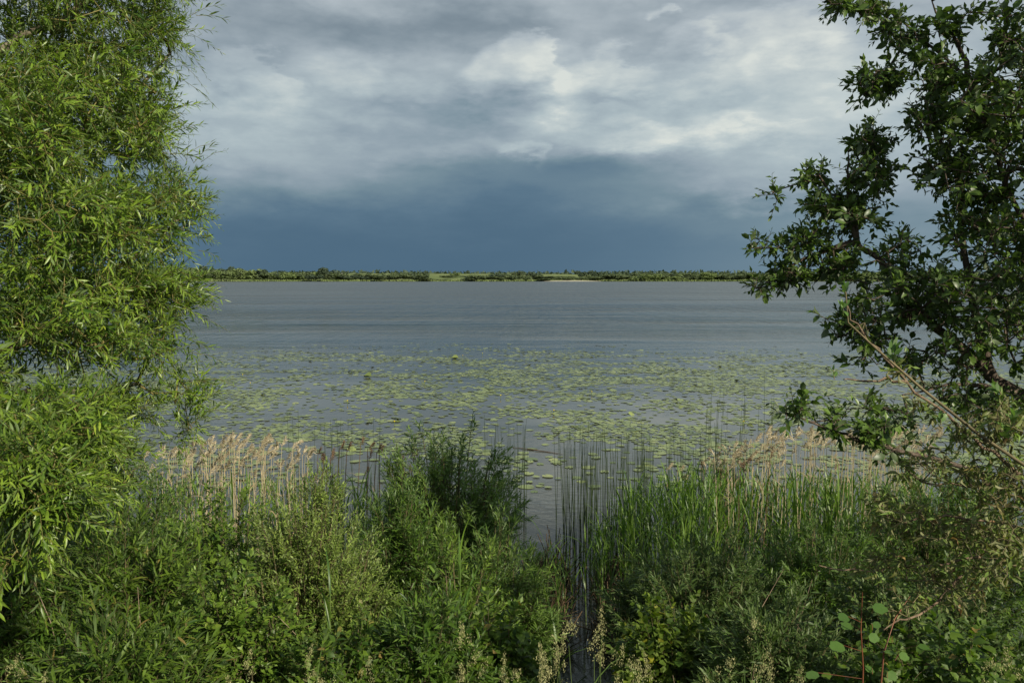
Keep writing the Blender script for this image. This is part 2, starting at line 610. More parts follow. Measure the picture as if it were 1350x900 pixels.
M['bark'] = plain_mat('apple_bark', (0.045, 0.034, 0.025), (0.13, 0.10, 0.075), scale=30, rough=0.9, bump=0.6)
M['wbark'] = plain_mat('willow_bark', (0.10, 0.085, 0.055), (0.24, 0.21, 0.15), scale=24, rough=0.85, bump=0.6)
M['twig'] = plain_mat('twig_bark', (0.07, 0.06, 0.03), (0.17, 0.14, 0.07), scale=14, rough=0.7)
M['cbark'] = plain_mat('young_apple_bark', (0.10, 0.07, 0.045), (0.22, 0.16, 0.105), scale=40, rough=0.85, bump=0.5)
M['ytwig'] = plain_mat('willow_shoot', (0.10, 0.11, 0.03), (0.22, 0.18, 0.06), scale=9, rough=0.6)
M['redstem'] = plain_mat('red_stem', (0.12, 0.03, 0.02), (0.20, 0.08, 0.035), scale=9, rough=0.5)
M['dry'] = plain_mat('dry_reed_stem', (0.28, 0.24, 0.13), (0.52, 0.45, 0.29), scale=5, rough=0.7, stretch=(1, 1, 0.3), rnd=0.5)
M['green'] = plain_mat('green_stem', (0.07, 0.12, 0.03), (0.16, 0.22, 0.06), scale=6, rough=0.6, rnd=0.4)
M['rush'] = plain_mat('rush_stem', (0.015, 0.028, 0.012), (0.045, 0.07, 0.025), scale=6, rough=0.6, rnd=0.5)
M['brown'] = plain_mat('dead_stem', (0.05, 0.035, 0.02), (0.16, 0.11, 0.06), scale=6, rough=0.9, rnd=0.5)
M['deadstem'] = plain_mat('grey_brown_dead_stem', (0.14, 0.10, 0.065), (0.32, 0.25, 0.17), scale=10, rough=0.9, rnd=0.5)
M['soil'] = plain_mat('bank_soil', (0.018, 0.016, 0.010), (0.06, 0.055, 0.028), scale=3.0, rough=0.95, bump=0.8, detail=9)
M['field'] = plain_mat('field', (0.11, 0.15, 0.055), (0.18, 0.21, 0.09), scale=0.012, rough=0.95, stretch=(1, 0.35, 1), spec=0.05)
M['sand'] = plain_mat('sand', (0.26, 0.25, 0.17), (0.42, 0.39, 0.30), scale=0.2, rough=0.95)
M['whitewall'] = plain_mat('white_render', (0.70, 0.70, 0.67), (0.8, 0.8, 0.78), scale=2, rough=0.9)
M['rooftile'] = plain_mat('roof_tiles', (0.13, 0.10, 0.09), (0.2, 0.16, 0.14), scale=3, rough=0.9)
M['glass'] = plain_mat('window_glass', (0.02, 0.025, 0.03), (0.03, 0.035, 0.04), rough=0.1, spec=0.6)


def water_mat():
    m, nt, out = new_mat('lake_water')
    tc = nt.nodes.new('ShaderNodeTexCoord')
    sep = nt.nodes.new('ShaderNodeSeparateXYZ')
    nt.links.new(tc.outputs['Object'], sep.inputs[0])
    Y = E(sep.outputs[1])

    def nz(scale, detail, rough, st, rot=0.0, dist=0.0):
        mp = nt.nodes.new('ShaderNodeMapping')
        mp.inputs['Scale'].default_value = st
        mp.inputs['Rotation'].default_value = (0, 0, rot)
        nt.links.new(tc.outputs['Object'], mp.inputs[0])
        n = node(nt, 'ShaderNodeTexNoise', Scale=scale, Detail=detail, Roughness=rough, Distortion=dist)
        nt.links.new(mp.outputs[0], n.inputs['Vector'])
        return E(n.outputs[0])
    ripple = nz(5.5, 3, 0.5, (0.6, 1.3, 1), 0.25, 0.4)
    wave = nz(1.3, 4, 0.6, (0.55, 1.2, 1), 0.15, 0.5)
    chop = nz(0.35, 6, 0.68, (0.6, 1.3, 1), 0.1, 0.3)
    gust = nz(0.045, 3, 0.55, (0.35, 1.4, 1), 0.12)
    patch = nz(0.16, 3, 0.55, (0.35, 1.2, 1), 0.3)
    open_ = smooth(Y, 22.0, 75.0)
    gustm = smooth(gust, 0.38, 0.62, 0.45, 1.25)
    calm = smooth(patch, 0.40, 0.60, 0.12, 1.0)
    swell = nz(0.13, 5, 0.7, (0.5, 1.0, 1), 0.2, 0.4)
    grain = nz(0.7, 4, 0.75, (1.0, 0.11, 1), 0.06, 0.3)
    h = grain * 1.3 * smooth(Y, 35.0, 110.0) * gustm + swell * 0.22 * smooth(Y, 35.0, 120.0) * gustm + ripple * 0.010 * (calm * (1 - open_) + open_ * 0.8) + wave * 0.05 * (calm * (1 - open_) * 0.34 + open_ * gustm) + chop * 0.22 * open_ * gustm
    b = nt.nodes.new('ShaderNodeBump')
    b.inputs['Strength'].default_value = 1.0
    b.inputs['Distance'].default_value = 1.0
    nt.links.new(h.s, b.inputs['Height'])
    pr = node(nt, 'ShaderNodeBsdfPrincipled')
    pr.inputs['Base Color'].default_value = (0.048, 0.052, 0.040, 1)
    pr.inputs['IOR'].default_value = 1.33
    r = smooth(Y, 15.0, 200.0, 0.05, 0.24)
    nt.links.new(r.s, pr.inputs['Roughness'])
    nt.links.new(b.outputs[0], pr.inputs['Normal'])
    nt.links.new(pr.outputs[0], out.inputs[0])
    return m


M['water'] = water_mat()

# ------------------------------------------------------------------ water, bank, far land
def sheet(name, xs, ys, zf, mat, label, kind='structure'):
    Xg, Yg = np.meshgrid(xs, ys)
    Zg = zf(Xg, Yg)
    V = np.stack([Xg.ravel(), Yg.ravel(), Zg.ravel()], 1)
    nx, ny = len(xs), len(ys)
    i = np.arange(nx - 1)
    j = np.arange(ny - 1)
    I, J = np.meshgrid(i, j)
    b = (J * nx + I).ravel()
    Q = np.stack([b, b + 1, b + nx + 1, b + nx], 1)
    return link(name, mesh_from(name, V, Q, smooth_=True, mats=[mat]), kind=kind, label=label)


sheet('water', np.linspace(-2500, 2500, 5), np.array([5.0, 60, 300, 900, 1000]), lambda x, y: x * 0, M['water'],
      'grey lake water, wind ruffled far out and calm by the reeds')
sheet('bank', np.concatenate([np.linspace(-60, -14, 10), np.linspace(-13, 13, 110), np.linspace(14, 60, 10)]),
      np.concatenate([np.linspace(-60, -4, 10), np.linspace(-3, 12, 70), np.linspace(13, 40, 8)]), gz, M['soil'],
      'dark soil of the overgrown bank')


def shore_y(x):
    return 855 + 14 * np.sin(x * 0.006 + 1.3) + 7 * np.sin(x * 0.023) + 3 * np.sin(x * 0.07)


def land_z(x, s):
    """height of the far land, s metres behind its shoreline"""
    base = np.interp(s, [-6, 0, 3, 40, 150, 400, 900, 2500], [-1.2, 0.0, 0.5, 1.2, 3.0, 7.0, 11.5, 13.0])
    roll = np.interp(s, [0, 100, 500, 2000], [0, 0.3, 1.5, 2.5]) * np.sin(x * 0.0031 + 2.0 + s * 0.001)
    return base + roll


xs = np.linspace(-2600, 2600, 260)
ss = np.array([-6, 0, 3, 15, 40, 80, 150, 260, 400, 600, 900, 1500, 2500, 5000, 9000])
Xg, Sg = np.meshgrid(xs, ss)
Yg = shore_y(Xg) + Sg
Zg = land_z(Xg, Sg)
nx = len(xs)
I, J = np.meshgrid(np.arange(nx - 1), np.arange(len(ss) - 1))
bq = (J * nx + I).ravel()
link('far_shore_land', mesh_from('far_shore_land', np.stack([Xg.ravel() * (1 + np.maximum(Sg.ravel(), 0) / 3000), Yg.ravel(), Zg.ravel()], 1),
     np.stack([bq, bq + 1, bq + nx + 1, bq + nx], 1), smooth_=True, mats=[M['field']]), kind='structure', label='low green fields behind the far shore')

# sandy spit on the far shore
xa, xb = W(718, 371.5)[0], W(808, 371.5)[0]
t = np.linspace(0, 1, 40)
xx = xa + (xb - xa) * t
wv = np.sin(t * math.pi) ** 0.6
y0 = shore_y(xx) - 5 - 14 * wv
y1 = shore_y(xx) + 4
V = np.concatenate([np.stack([xx, y0, 0.02 + 0 * xx], 1), np.stack([xx, (y0 + y1) / 2, 0.15 + 0.9 * wv], 1), np.stack([xx, y1, 0.3 + 0.9 * wv], 1)])
Q = [(r * 40 + i, r * 40 + i + 1, (r + 1) * 40 + i + 1, (r + 1) * 40 + i) for r in range(2) for i in range(39)]
link('beach', mesh_from('beach', V, np.array(Q), smooth_=True, mats=[M['sand']]), kind='structure', label='pale sand beach low on the far shore')


# far trees: crowns of leafy facets round several lobes
def crown_mesh(name, w, h, n, seed, mat, tall=1.0, trunk=True):
    r = np.random.default_rng(seed)
    nl = r.integers(5, 9)
    lc = np.stack([r.normal(0, .28, nl), r.normal(0, .28, nl), r.uniform(.32, .80, nl)], 1)
    lr = r.uniform(.20, .34, nl)
    k = r.integers(0, nl, n)
    d = unit(r.normal(size=(n, 3)))
    p = lc[k] + d * (lr[k] * r.uniform(.7, 1.05, n))[:, None] * np.array([1, 1, .8 * tall])
    p[:, 2] = np.clip(p[:, 2], 0.02, 1.05)
    s = r.uniform(.035, .085, n)
    a = unit(r.normal(size=(n, 3)))
    b = np.cross(a, unit(d + r.normal(0, .5, (n, 3))))
    V = np.stack([p + a * s[:, None], p + b * s[:, None], p - a * s[:, None] * .8, p - b * s[:, None]], 1) * np.array([w, w, h])
    Q = (np.arange(n) * 4)[:, None] + np.arange(4)[None]
    tint = np.repeat(np.clip(r.normal(.45, .22, n), .02, .99), 4)
    V = V.reshape(-1, 3)
    return mesh_from(name, V, Q, tint=tint, mats=[mat])


FAR = {}
for ci, cn in enumerate(('far', 'fardark', 'farpale')):
    FAR[cn] = [crown_mesh('far_tree_crown', 1, 1, 900, 50 + ci * 10 + q, M[cn]) for q in range(4)]
tv, tq = tube([(0, 0, -.03), (0, 0, .2), (.02, 0, .5)], [.04, .03, .015], 5)
TRUNK = mesh_from('far_trunk', tv, tq, mats=[M['bark']])


def far_tree(px, py_top, wpx, kind, s, label, group=None, name='far_tree'):
    ysh = float(shore_y((px - 675) / F * 870))
    y = ysh + s
    x = (px - 675) / F * (y * CP)
    g = float(land_z(x, s))
    top = P(px, py_top, y)[2]
    h = max(top - g, 1.5) * 1.05
    w = wpx / F * y * 1.3
    o = empty(name, (x, y, g), label, 'tree' if name == 'far_tree' else 'bush', group, rz=random.uniform(0, 6.28))
    c = link('crown', random.choice(FAR[kind]), o)
    c.scale = (w, w, h)
    tr = link('trunk', TRUNK, o)
    tr.scale = (h * .6, h * .6, h)
    return o


BIGF = 1.0
special = [
    (285, 352, 13, 'fardark', 30, 'dark tree at the left end of the far shore, first past the willow'),
    (298, 354, 12, 'fardark', 34, 'dark tree second from the left end of the far shore clump'),
    (312, 351, 11, 'fardark', 32, 'dark round tree closing the left clump on the far shore'),
    (346, 355, 9, 'fardark', 20, 'small dark pointed tree among pale bushes left on far shore'),
    (370, 358, 8, 'fardark', 15, 'dark bushy tree between two pale thickets on far shore'),
    (416, 354, 12, 'fardark', 25, 'tall dark tree left of the white house on far shore'),
    (433, 354, 14, 'fardark', 22, 'broad dark tree right beside the white house on far shore'),
    (553, 358, 10, 'fardark', 16, 'dark round tree left of the open green field'),
    (600, 360, 8, 'farpale', 260, 'lone pale tree on the skyline above the open green field'),
    (693, 357, 13, 'fardark', 20, 'tallest dark tree in the middle of the far shore'),
    (683, 359, 9, 'far', 24, 'green tree left of the tallest middle tree on far shore'),
    (771, 358, 10, 'fardark', 160, 'dark tree standing high above the right end of the beach'),
    (790, 358, 12, 'fardark', 150, 'broad dark tree on the skyline right of the beach'),
    (930, 360, 12, 'farpale', 12, 'large pale willow on the far shore right of centre'),
]
for a in special:
    far_tree(a[0], a[1] - 1.0, a[2] * 1.2, a[3], a[4], a[5])

r = random.Random(5)
gA, gB, gC = 'green bushes along the far shore', 'dark trees along the far skyline', 'pale willows along the far shore'
PROFX = [150, 280, 326, 335, 400, 445, 455, 520, 555, 566, 612, 622, 680, 712, 722, 800, 812, 900, 1000, 1345]
PROFY = [355, 355, 356, 360, 359, 358.5, 361, 361.5, 361.5, 367, 367, 362.5, 361, 362, 365, 364, 361.5, 360.5, 360.5, 361]


def prof(p):
    return float(np.interp(p, PROFX, PROFY))


for px in np.arange(150, 1345, 5.6):
    p = px + r.uniform(-3, 3)
    if 562 < p < 616 and r.random() < .6:
        continue
    if p < 420:
        k = 'farpale' if r.random() < .55 else 'far'
    elif p < 720:
        k = 'fardark' if r.random() < .3 else 'far'
    elif p < 830:
        k = 'far'
    else:
        k = 'farpale' if r.random() < .55 else 'far'
    top = prof(p) + r.uniform(-.9, 4.0) + 1.6 * math.sin(p * .11) * math.sin(p * .043)
    top = min(top, 368.5)
    lab = {'farpale': 'pale grey green willow bush in the row along far shore', 'far': 'green waterside bush in the row along the far shore',
           'fardark': 'dark green waterside bush in the row along far shore'}[k]
    far_tree(p, top, r.uniform(9, 24), k, r.uniform(5, 30), lab, {'farpale': gC, 'far': gA, 'fardark': 'dark bushes along the far shore'}[k], name='far_bush')
for px in np.arange(150, 1345, 9):
    p = px + r.uniform(-4, 4)
    if 450 < p < 800 and r.random() < .72:
        continue
    far_tree(p, prof(p) + r.uniform(-1.2, 1.5) if not 560 < p < 616 else 362.5, r.uniform(10, 20), 'fardark' if r.random() < .35 else 'far', r.uniform(60, 200),
             'tree of the tree line on the far skyline', gB)
# wood far behind, its haze only greyed into the leaf colour
n = 9000
wx = RNG.uniform(-2600, 2600, n)
wy = RNG.uniform(2100, 2500, n)
wz = 11.5 + RNG.uniform(0, 6, n) * (0.5 + 0.5 * np.sin(wx * 0.004) ** 2)
LV = Leaves()
LV.add(np.stack([wx, wy, wz], 1), unit(RNG.normal(size=(n, 3))), unit(RNG.normal(size=(n, 3))), RNG.uniform(7, 14, n), RNG.uniform(7, 14, n), RNG.uniform(.02, .9, n))
link('distant_wood', Leaves.mesh('distant_wood', LV.get(), 'small', M['fardark']), kind='stuff', label='dark distant wood along the skyline behind the fields')
# shoreline reeds of the far bank
n = 16000
wx = RNG.uniform(-1500, 1500, n)
wy = shore_y(wx) + RNG.uniform(-3, 6, n)
LV = Leaves()
up = unit(np.stack([RNG.normal(0, .25, n), RNG.normal(0, .25, n), np.ones(n)], 1))
LV.add(np.stack([wx, wy, np.zeros(n)], 1), up, unit(RNG.normal(size=(n, 3))), RNG.uniform(1.0, 2.6, n), RNG.uniform(.8, 2.0, n), RNG.uniform(.02, .99, n))
link('far_reed_fringe', Leaves.mesh('far_reed_fringe', LV.get(), 'small', M['farpale']), kind='stuff', label='pale reed fringe along the water line of the far shore')


def box(x0, x1, y0, y1, z0, z1):
    V = np.array([(x, y, z) for z in (z0, z1) for y in (y0, y1) for x in (x0, x1)], float)
    Q = np.array([(0, 2, 3, 1), (4, 5, 7, 6), (0, 1, 5, 4), (2, 6, 7, 3), (0, 4, 6, 2), (1, 3, 7, 5)])
    return V, Q


hp = P(447, 366, 900)
hs = 900 - float(shore_y(hp[0]))
house = empty('house', (hp[0], 900, land_z(hp[0], hs)), 'small white house among dark trees on the far shore', 'house')
link('wall', mesh_from('wall', *box(-6.5, 6.5, 0, 7, -1, 3.9), mats=[M['whitewall']]), house)
rv = np.array([(-7, -.6, 3.9), (7, -.6, 3.9), (7, 7.6, 3.9), (-7, 7.6, 3.9), (-7, 3.5, 6.6), (7, 3.5, 6.6)])
rme = bpy.data.meshes.new('roof')
rme.from_pydata(rv.tolist(), [], [(0, 1, 5, 4), (2, 3, 4, 5), (0, 4, 3), (1, 2, 5), (0, 3, 2, 1)])
rme.materials.append(M['rooftile'])
roof = link('roof', rme, house)
link('chimney', mesh_from('chimney', *box(2, 3, 3, 4, 5, 7.6), mats=[M['whitewall']]), roof)
wme = mesh_from('window', *box(-.6, .6, -.12, .02, 1.4, 2.8), mats=[M['glass']])
for wx_ in (-4.5, -1.6, 1.6, 4.5):
    wo = link('window', wme, house)
    wo.location = (wx_, 0, 0)

# ------------------------------------------------------------------ lily pads
def pad_mesh(seed, n=16):
    r = np.random.default_rng(seed)
    a0 = 0.22
    ang = np.linspace(a0, 2 * np.pi - a0, n)
    rad = 1 + .05 * np.sin(ang * 3 + r.uniform(0, 6)) + r.normal(0, .02, n)
    rad *= np.where(np.abs(ang - np.pi) < 3, 1, 1)
    edge = np.stack([np.cos(ang) * rad * 1.08, np.sin(ang) * rad * .92, .008 + r.uniform(0, .05) * np.sin(ang * 2 + r.uniform(0, 6)) ** 2], 1)
    c = np.array([[.12, 0, 0.008]])
    mid = edge * np.array([.55, .55, 1]) * np.array([1, 1, .3]) + c * .45 + np.array([0, 0, .008])
    V = np.vstack([c, mid, edge])
    T = [(0, 1 + i, 2 + i) for i in range(n - 1)]
    for i in range(n - 1):
        a, b, c_, d = 1 + i, 2 + i, 1 + n + i, 2 + n + i
        T += [(a, c_, d), (a, d, b)]
    return V, np.array(T)


def vnoise(x, y, seed=0, octaves=4):
    r = np.random.default_rng(seed)
    out = np.zeros_like(x)
    amp = 1.0
    tot = 0
    f = 1.0
    for _ in range(octaves):
        g = r.random((64, 64))
        xi, yi = x * f, y * f
        x0, y0 = np.floor(xi).astype(int), np.floor(yi).astype(int)
        fx, fy = xi - x0, yi - y0
        fx, fy = fx * fx * (3 - 2 * fx), fy * fy * (3 - 2 * fy)
        s = lambda a, b: g[a % 64, b % 64]
        out += amp * ((s(x0, y0) * (1 - fx) + s(x0 + 1, y0) * fx) * (1 - fy) + (s(x0, y0 + 1) * (1 - fx) + s(x0 + 1, y0 + 1) * fx) * fy)
        tot += amp
        amp *= .55
        f *= 2.1
    return out / tot


PADS = [pad_mesh(200 + i) for i in range(6)]
PADME = [mesh_from('lily_pad', v, t_, mats=[M['pad']]) for v, t_ in PADS]
n = 330000
ppy = RNG.uniform(452, 640, n)
# uniform on the water: weight pixels by the area they cover
wy = 4240 / (RNG.uniform(88, 262, n))
wy = np.sqrt(RNG.uniform(15.0 ** 2, 50.0 ** 2, n))
wx = RNG.uniform(-1, 1, n) * wy * 0.72
qx, qy, _ = proj(np.stack([wx, wy, wx * 0], 1))
cl = vnoise(wx * 0.60 + 40, wy * 0.85 + 10, 3, 5)
big = vnoise(wx * 0.10 + 20, wy * 0.12 + 10, 9)
dens = np.clip((cl - 0.485) * 9.5 + (big - .44) * 2.5, 0.03, 1)
far_fade = np.clip((qy - 452 + 26 * (big - .5)) / 62.0, 0, 1) ** 1.15 * 1.25
# photo: fewer pads at right rear, open calm water round (740, 600) and close to the bank
near_fade = np.clip((618 - qy) / 34.0, 0, 1)
open_c = 1 - np.exp(-((qx - 715) / 55) ** 2 - ((qy - 598) / 26) ** 2) * 1.0
right = 1 - 0.35 * np.clip((qx - 850) / 200, 0, 1) * np.clip((500 - qy) / 30, 0, 1)
leftf = np.clip((qy - 462 - np.clip((400 - qx) / 8, 0, 16)) / 20, 0, 1)
prob = dens * far_fade * (0.08 + .92 * near_fade) * open_c * right * (.15 + .85 * leftf)
prob = np.maximum(prob, 0.012 * far_fade)
sel = np.where(RNG.random(n) < prob)[0]
# keep pads from stacking on each other
order = sel[np.argsort(wy[sel])]
grid, keep = {}, []
for i in order:
    x, y = wx[i], wy[i]
    g = (int(x // .24), int(y // .24))
    ok = True
    for a in (-1, 0, 1):
        for b in (-1, 0, 1):
            for (u, v) in grid.get((g[0] + a, g[1] + b), ()):
                if (u - x) ** 2 + (v - y) ** 2 < (0.135 + .08 * ((i * 7919) % 97) / 97) ** 2:
                    ok = False
                    break
            if not ok: break
        if not ok: break
    if ok:
        grid.setdefault(g, []).append((x, y))
        keep.append(i)
keep = np.array(keep)
extra = [(700, 606), (688, 603), (712, 612), (742, 607), (735, 611), (690, 620), (704, 648), (690, 597), (722, 628), (755, 603), (760, 630)]
ex = np.array([W(a, b) for a, b in extra])
px_all = np.concatenate([ex[:, 0], wx[keep]])
py_all = np.concatenate([ex[:, 1], wy[keep]])
order = np.argsort(py_all)
px_all, py_all = px_all[order], py_all[order]
rad = RNG.uniform(.065, .125, len(px_all)) * np.where(RNG.random(len(px_all)) < .12, 1.3, 1.0)
vx, vy, _ = proj(np.stack([px_all, py_all, px_all * 0], 1))
vis = (vx > 240) & (vx < 1130) & (vy < 650)
first = np.where(vis)[0][:290]
isf = np.zeros(len(px_all), bool)
isf[first] = True
print('pads', len(px_all))
for i in first:
    o = link('lily_pad', PADME[i % 6], label='green lily pad afloat in the near edge of the lily bed', cat='lily pad', group='lily pads at the near edge of the bed')
    o.location = (px_all[i], py_all[i], 0.004 + .004 * (i % 5))
    o.scale = (rad[i],) * 3
    o.rotation_euler = (random.gauss(0, .03), random.gauss(0, .03), random.uniform(0, 6.28))
Vs, Ts, tn, off = [], [], [], 0
FP = []
for v, t_ in PADS:
    e = v[17:][::2]
    FP.append((np.vstack([v[:1], e]), np.array([(0, 1 + k, 2 + k) for k in range(len(e) - 1)])))
for i in np.where(~isf)[0]:
    v, t_ = FP[i % 6] if py_all[i] > 19 else PADS[i % 6]
    a = RNG.uniform(0, 6.28)
    ca, sa = math.cos(a), math.sin(a)
    tl = RNG.normal(0, .04, 2)
    if RNG.random() < .012:
        tl *= 5
    q = v * rad[i]
    w_ = np.stack([q[:, 0] * ca - q[:, 1] * sa + px_all[i], q[:, 0] * sa + q[:, 1] * ca + py_all[i], q[:, 2] + q[:, 0] * tl[0] + q[:, 1] * tl[1] + .006 + .01 * abs(tl[0]) * 10], 1)
    Vs.append(w_); Ts.append(t_ + off); off += len(v)
    tn.append(np.full(len(v), np.clip(RNG.normal(.5, .25), .02, .99)))
link('lily_pad_bed', mesh_from('lily_pad_bed', np.vstack(Vs), np.vstack(Ts), tint=np.concatenate(tn), mats=[M['pad']]), kind='stuff',
     label='broad bed of lily pads further out on the lake')

# yellow flowers: ball of petals on a short stalk
fv, fq = [], []
base_v, base_q = tube([(0, 0, -.05), (0, 0, .10)], [.008, .008], 5)
STALK = mesh_from('flower_stalk', base_v, base_q, mats=[M['green']])
pv = np.array([(0, 0, 0), (-.5, .4, .25), (.5, .4, .25), (-.3, .55, .8), (.3, .55, .8)]) * .035
PET = mesh_from('petal', pv, np.array([(0, 2, 1), (1, 2, 4), (1, 4, 3)]), mats=[M['petal']])
for (fx, fy) in [(320, 497), (458, 532), (660, 525), (610, 471), (560, 506), (636, 468), (330, 508), (730, 545), (780, 520), (980, 560), (520, 560)]:
    wp = W(fx, fy)
    o = empty('water_lily_flower', (wp[0], wp[1], 0), 'small yellow lily bud standing above the lily pads', 'flower', 'yellow lily flowers among the pads')
    link('stalk', STALK, o)
    for k in range(5):
        c = link('petal', PET, o)
        c.location = (0, 0, .09)
        c.rotation_euler = (0, 0, k * 1.257)
# raised, half-rolled old pads
for (fx, fy, lab, rr) in [(485, 497, 'dark olive raised lily leaf sticking out left of centre', .15), (600, 473, 'raised yellow green leaf at the far edge of the pads, left of centre', .16)]:
    wp = W(fx, fy)
    v, t_ = PADS[0]
    v = v * rr
    v = np.stack([v[:, 0], v[:, 1], v[:, 2] + np.abs(v[:, 1]) * .9 + .02], 1)
    o = link('raised_lily_leaf', mesh_from('raised_lily_leaf', v, t_, mats=[M['pad']]), label=lab, cat='lily leaf')
    o.location = (wp[0], wp[1], 0.0)
    o.rotation_euler = (.35, 0, random.uniform(-.3, .3))

# ------------------------------------------------------------------ growing plants
def bez(p0, p1, p2, t):
    t = np.asarray(t)[..., None]
    return (1 - t) ** 2 * p0 + 2 * t * (1 - t) * p1 + t * t * p2


class Plant:
    def __init__(s, name, root, label, cat, group=None, seed=0):
        s.root = np.array(root, float)
        s.o = empty(name, root, label, cat, group)
        s.r = np.random.default_rng(seed)
        s.L = Leaves()
        s.tw = []                        # thin stems: p0, p1, r0, r1
        s.name = name

    def stem(s, pts, radii, mat, part='stem', sides=6):
        V, Q = tube(np.asarray(pts) - s.root, radii, sides)
        return link(part, mesh_from(part, V, Q, smooth_=True, mats=[mat]), s.o)

    def shoots(s, p, d, ln, nleaf, lsize, lw, angle=50, droop=.25, tintm=.45, tints=.22, rad=.002, start=.1, leafdroop=.25, tipup=0., jit=.25, keep_stems=True):
        """leafy shoots from points p along d"""
        r = s.r
        S = len(p)
        if S == 0:
            return
        d = unit(d)
        ln = np.broadcast_to(ln, (S,)) * r.uniform(.7, 1.25, S)
        g = np.array([0, 0, -1.])
        def at(t):
            return p[:, None, :] + d[:, None, :] * (ln[:, None] * t)[..., None] + g * (ln[:, None] * droop * t * t)[..., None]
        T = np.clip((np.arange(nleaf)[None] + r.uniform(-.3, .3, (S, nleaf))) / max(nleaf - 1, 1), 0, 1)
        T = start + (1 - start) * T
        pos = at(T)
        tan = unit(d[:, None, :] + 2 * droop * T[..., None] * g)
        f = tan.reshape(-1, 3)
        dd, ss_, uu = frames(f)
        ph = (np.arange(nleaf)[None] * 2.4 + r.uniform(0, 6.28, (S, 1)) + r.normal(0, .3, (S, nleaf))).ravel()
        radial = ss_ * np.cos(ph)[:, None] + uu * np.sin(ph)[:, None]
        an = np.radians(angle * (1.05 - .55 * T.ravel()) + r.normal(0, 10, S * nleaf))
        ax = dd * np.cos(an)[:, None] + radial * np.sin(an)[:, None]
        ax = unit(ax + g * leafdroop + np.array([0, 0, tipup]) + r.normal(0, jit * .5, ax.shape))
        nr = unit(dd * .7 + np.array([0, 0, .8]) + r.normal(0, jit, ax.shape))
        size = (lsize * r.uniform(.65, 1.2, (S, 1)) * (1 - .45 * (T - .45) ** 2 / .3) * r.uniform(.8, 1.15, (S, nleaf))).ravel()
        st = np.clip(r.normal(tintm, tints, (S, 1)) * .8 + .15 * T + r.normal(0, .09, (S, nleaf)), .01, .93)
        st = np.where(r.random((S, nleaf)) < .03, r.uniform(.93, 1, (S, nleaf)), st).ravel()
        s.L.add(pos.reshape(-1, 3), ax, nr, size, size * lw * r.uniform(.8, 1.2, S * nleaf), st)
        if keep_stems:
            q = at(np.array([0, .5, 1.])[None].repeat(S, 0))
            s.tw.append((q[:, 0], q[:, 1], np.full(S, rad), np.full(S, rad * .75)))
            s.tw.append((q[:, 1], q[:, 2], np.full(S, rad * .75), np.full(S, rad * .4)))

    def finish(s, leafmat, kind='lance', npart=0, twigmat=None, sides=3, lod=None):
        A = s.L.get()
        A = leaf_objects(s.o, A, kind, leafmat, npart, s.root)
        A = A.copy()
        x, y, d = proj(A[:, :3])
        full = (x > -20) & (x < 1370) & (y > -20) & (y < 920) & (A[:, 9] * F / d > 12.5) & (s.r.random(len(A)) < .75)
        A[:, :3] -= s.root
        if lod is None:
            link('foliage', Leaves.mesh('foliage', A, kind, leafmat, full), s.o, kind='stuff')
        else:
            link('foliage', Leaves.mesh('foliage', A, lod, leafmat, None if lod == 'small' else full), s.o, kind='stuff')
        if s.tw:
            p0, p1, r0, r1 = (np.concatenate([t[i] for t in s.tw]) for i in range(4))
            V, Q = frusta(p0 - s.root, p1 - s.root, r0, r1, sides)
            link('twigs', mesh_from('twigs', V, Q, mats=[twigmat or M['twig']]), s.o, kind='stuff')
        return len(A)


def grow(plant, limbs, targets, r_tip=.004, power=.42, jitter=.06, sides=6, seg=.16):
    """join every target to the nearest point of the growing tree; returns targets and the way in"""
    rr = plant.r
    nodes, par = [], []
    for pts, in_r in limbs:
        pts = np.asarray(pts, float)
        dist = np.concatenate([[0], np.cumsum(np.linalg.norm(np.diff(pts, axis=0), axis=1))])
        k = max(int(dist[-1] / .12), 2)
        tt = np.linspace(0, dist[-1], k)
        q = np.stack([np.interp(tt, dist, pts[:, i]) for i in range(3)], 1)
        if nodes:
            N_ = np.array(nodes)
            j = int(np.argmin(np.linalg.norm(N_ - q[0], axis=1)))
        else:
            j = -1
        for c in q:
            nodes.append(c)
            par.append(j)
            j = len(nodes) - 1
    nlimb = len(nodes)
    arr = np.zeros((nlimb + len(targets) * 12 + 10, 3))
    arr[:nlimb] = nodes
    n = nlimb
    dl = np.min(np.linalg.norm(targets[:, None, :] - arr[None, :nlimb], axis=2), axis=1)
    order = np.argsort(dl)
    T, Dn = [], []
    for ti in order:
        p = targets[ti]
        dd = np.linalg.norm(arr[:n] - p, axis=1)
        j = int(np.argmin(dd))
        q0 = arr[j]
        L_ = dd[j]
        m = min(max(int(L_ / seg), 1), 10)
        bow = rr.normal(0, jitter, 3) * L_ * 2
        prev = j
        for k in range(1, m + 1):
            f = k / m
            if n >= len(arr):
                break
            arr[n] = q0 + (p - q0) * f + bow * math.sin(f * math.pi)
            par.append(prev)
            prev = n
            n += 1
        T.append(p)
        Dn.append(p - q0)
    arr = arr[:n]
    par = np.array(par)
    cnt = np.zeros(n)
    leaf = np.ones(n, bool)
    leaf[par[par >= 0]] = False
    cnt[leaf] = 1
    for i in range(n - 1, -1, -1):
        if par[i] >= 0:
            cnt[par[i]] += cnt[i]
    rad = r_tip * np.maximum(cnt, 1) ** power
    e = np.where(par >= 0)[0]
    e2 = e[e >= nlimb]
    plant.tw.append((arr[par[e2]], arr[e2], np.minimum(rad[par[e2]], rad[e2] * 1.5), rad[e2]))
    return np.array(T), np.array(Dn)


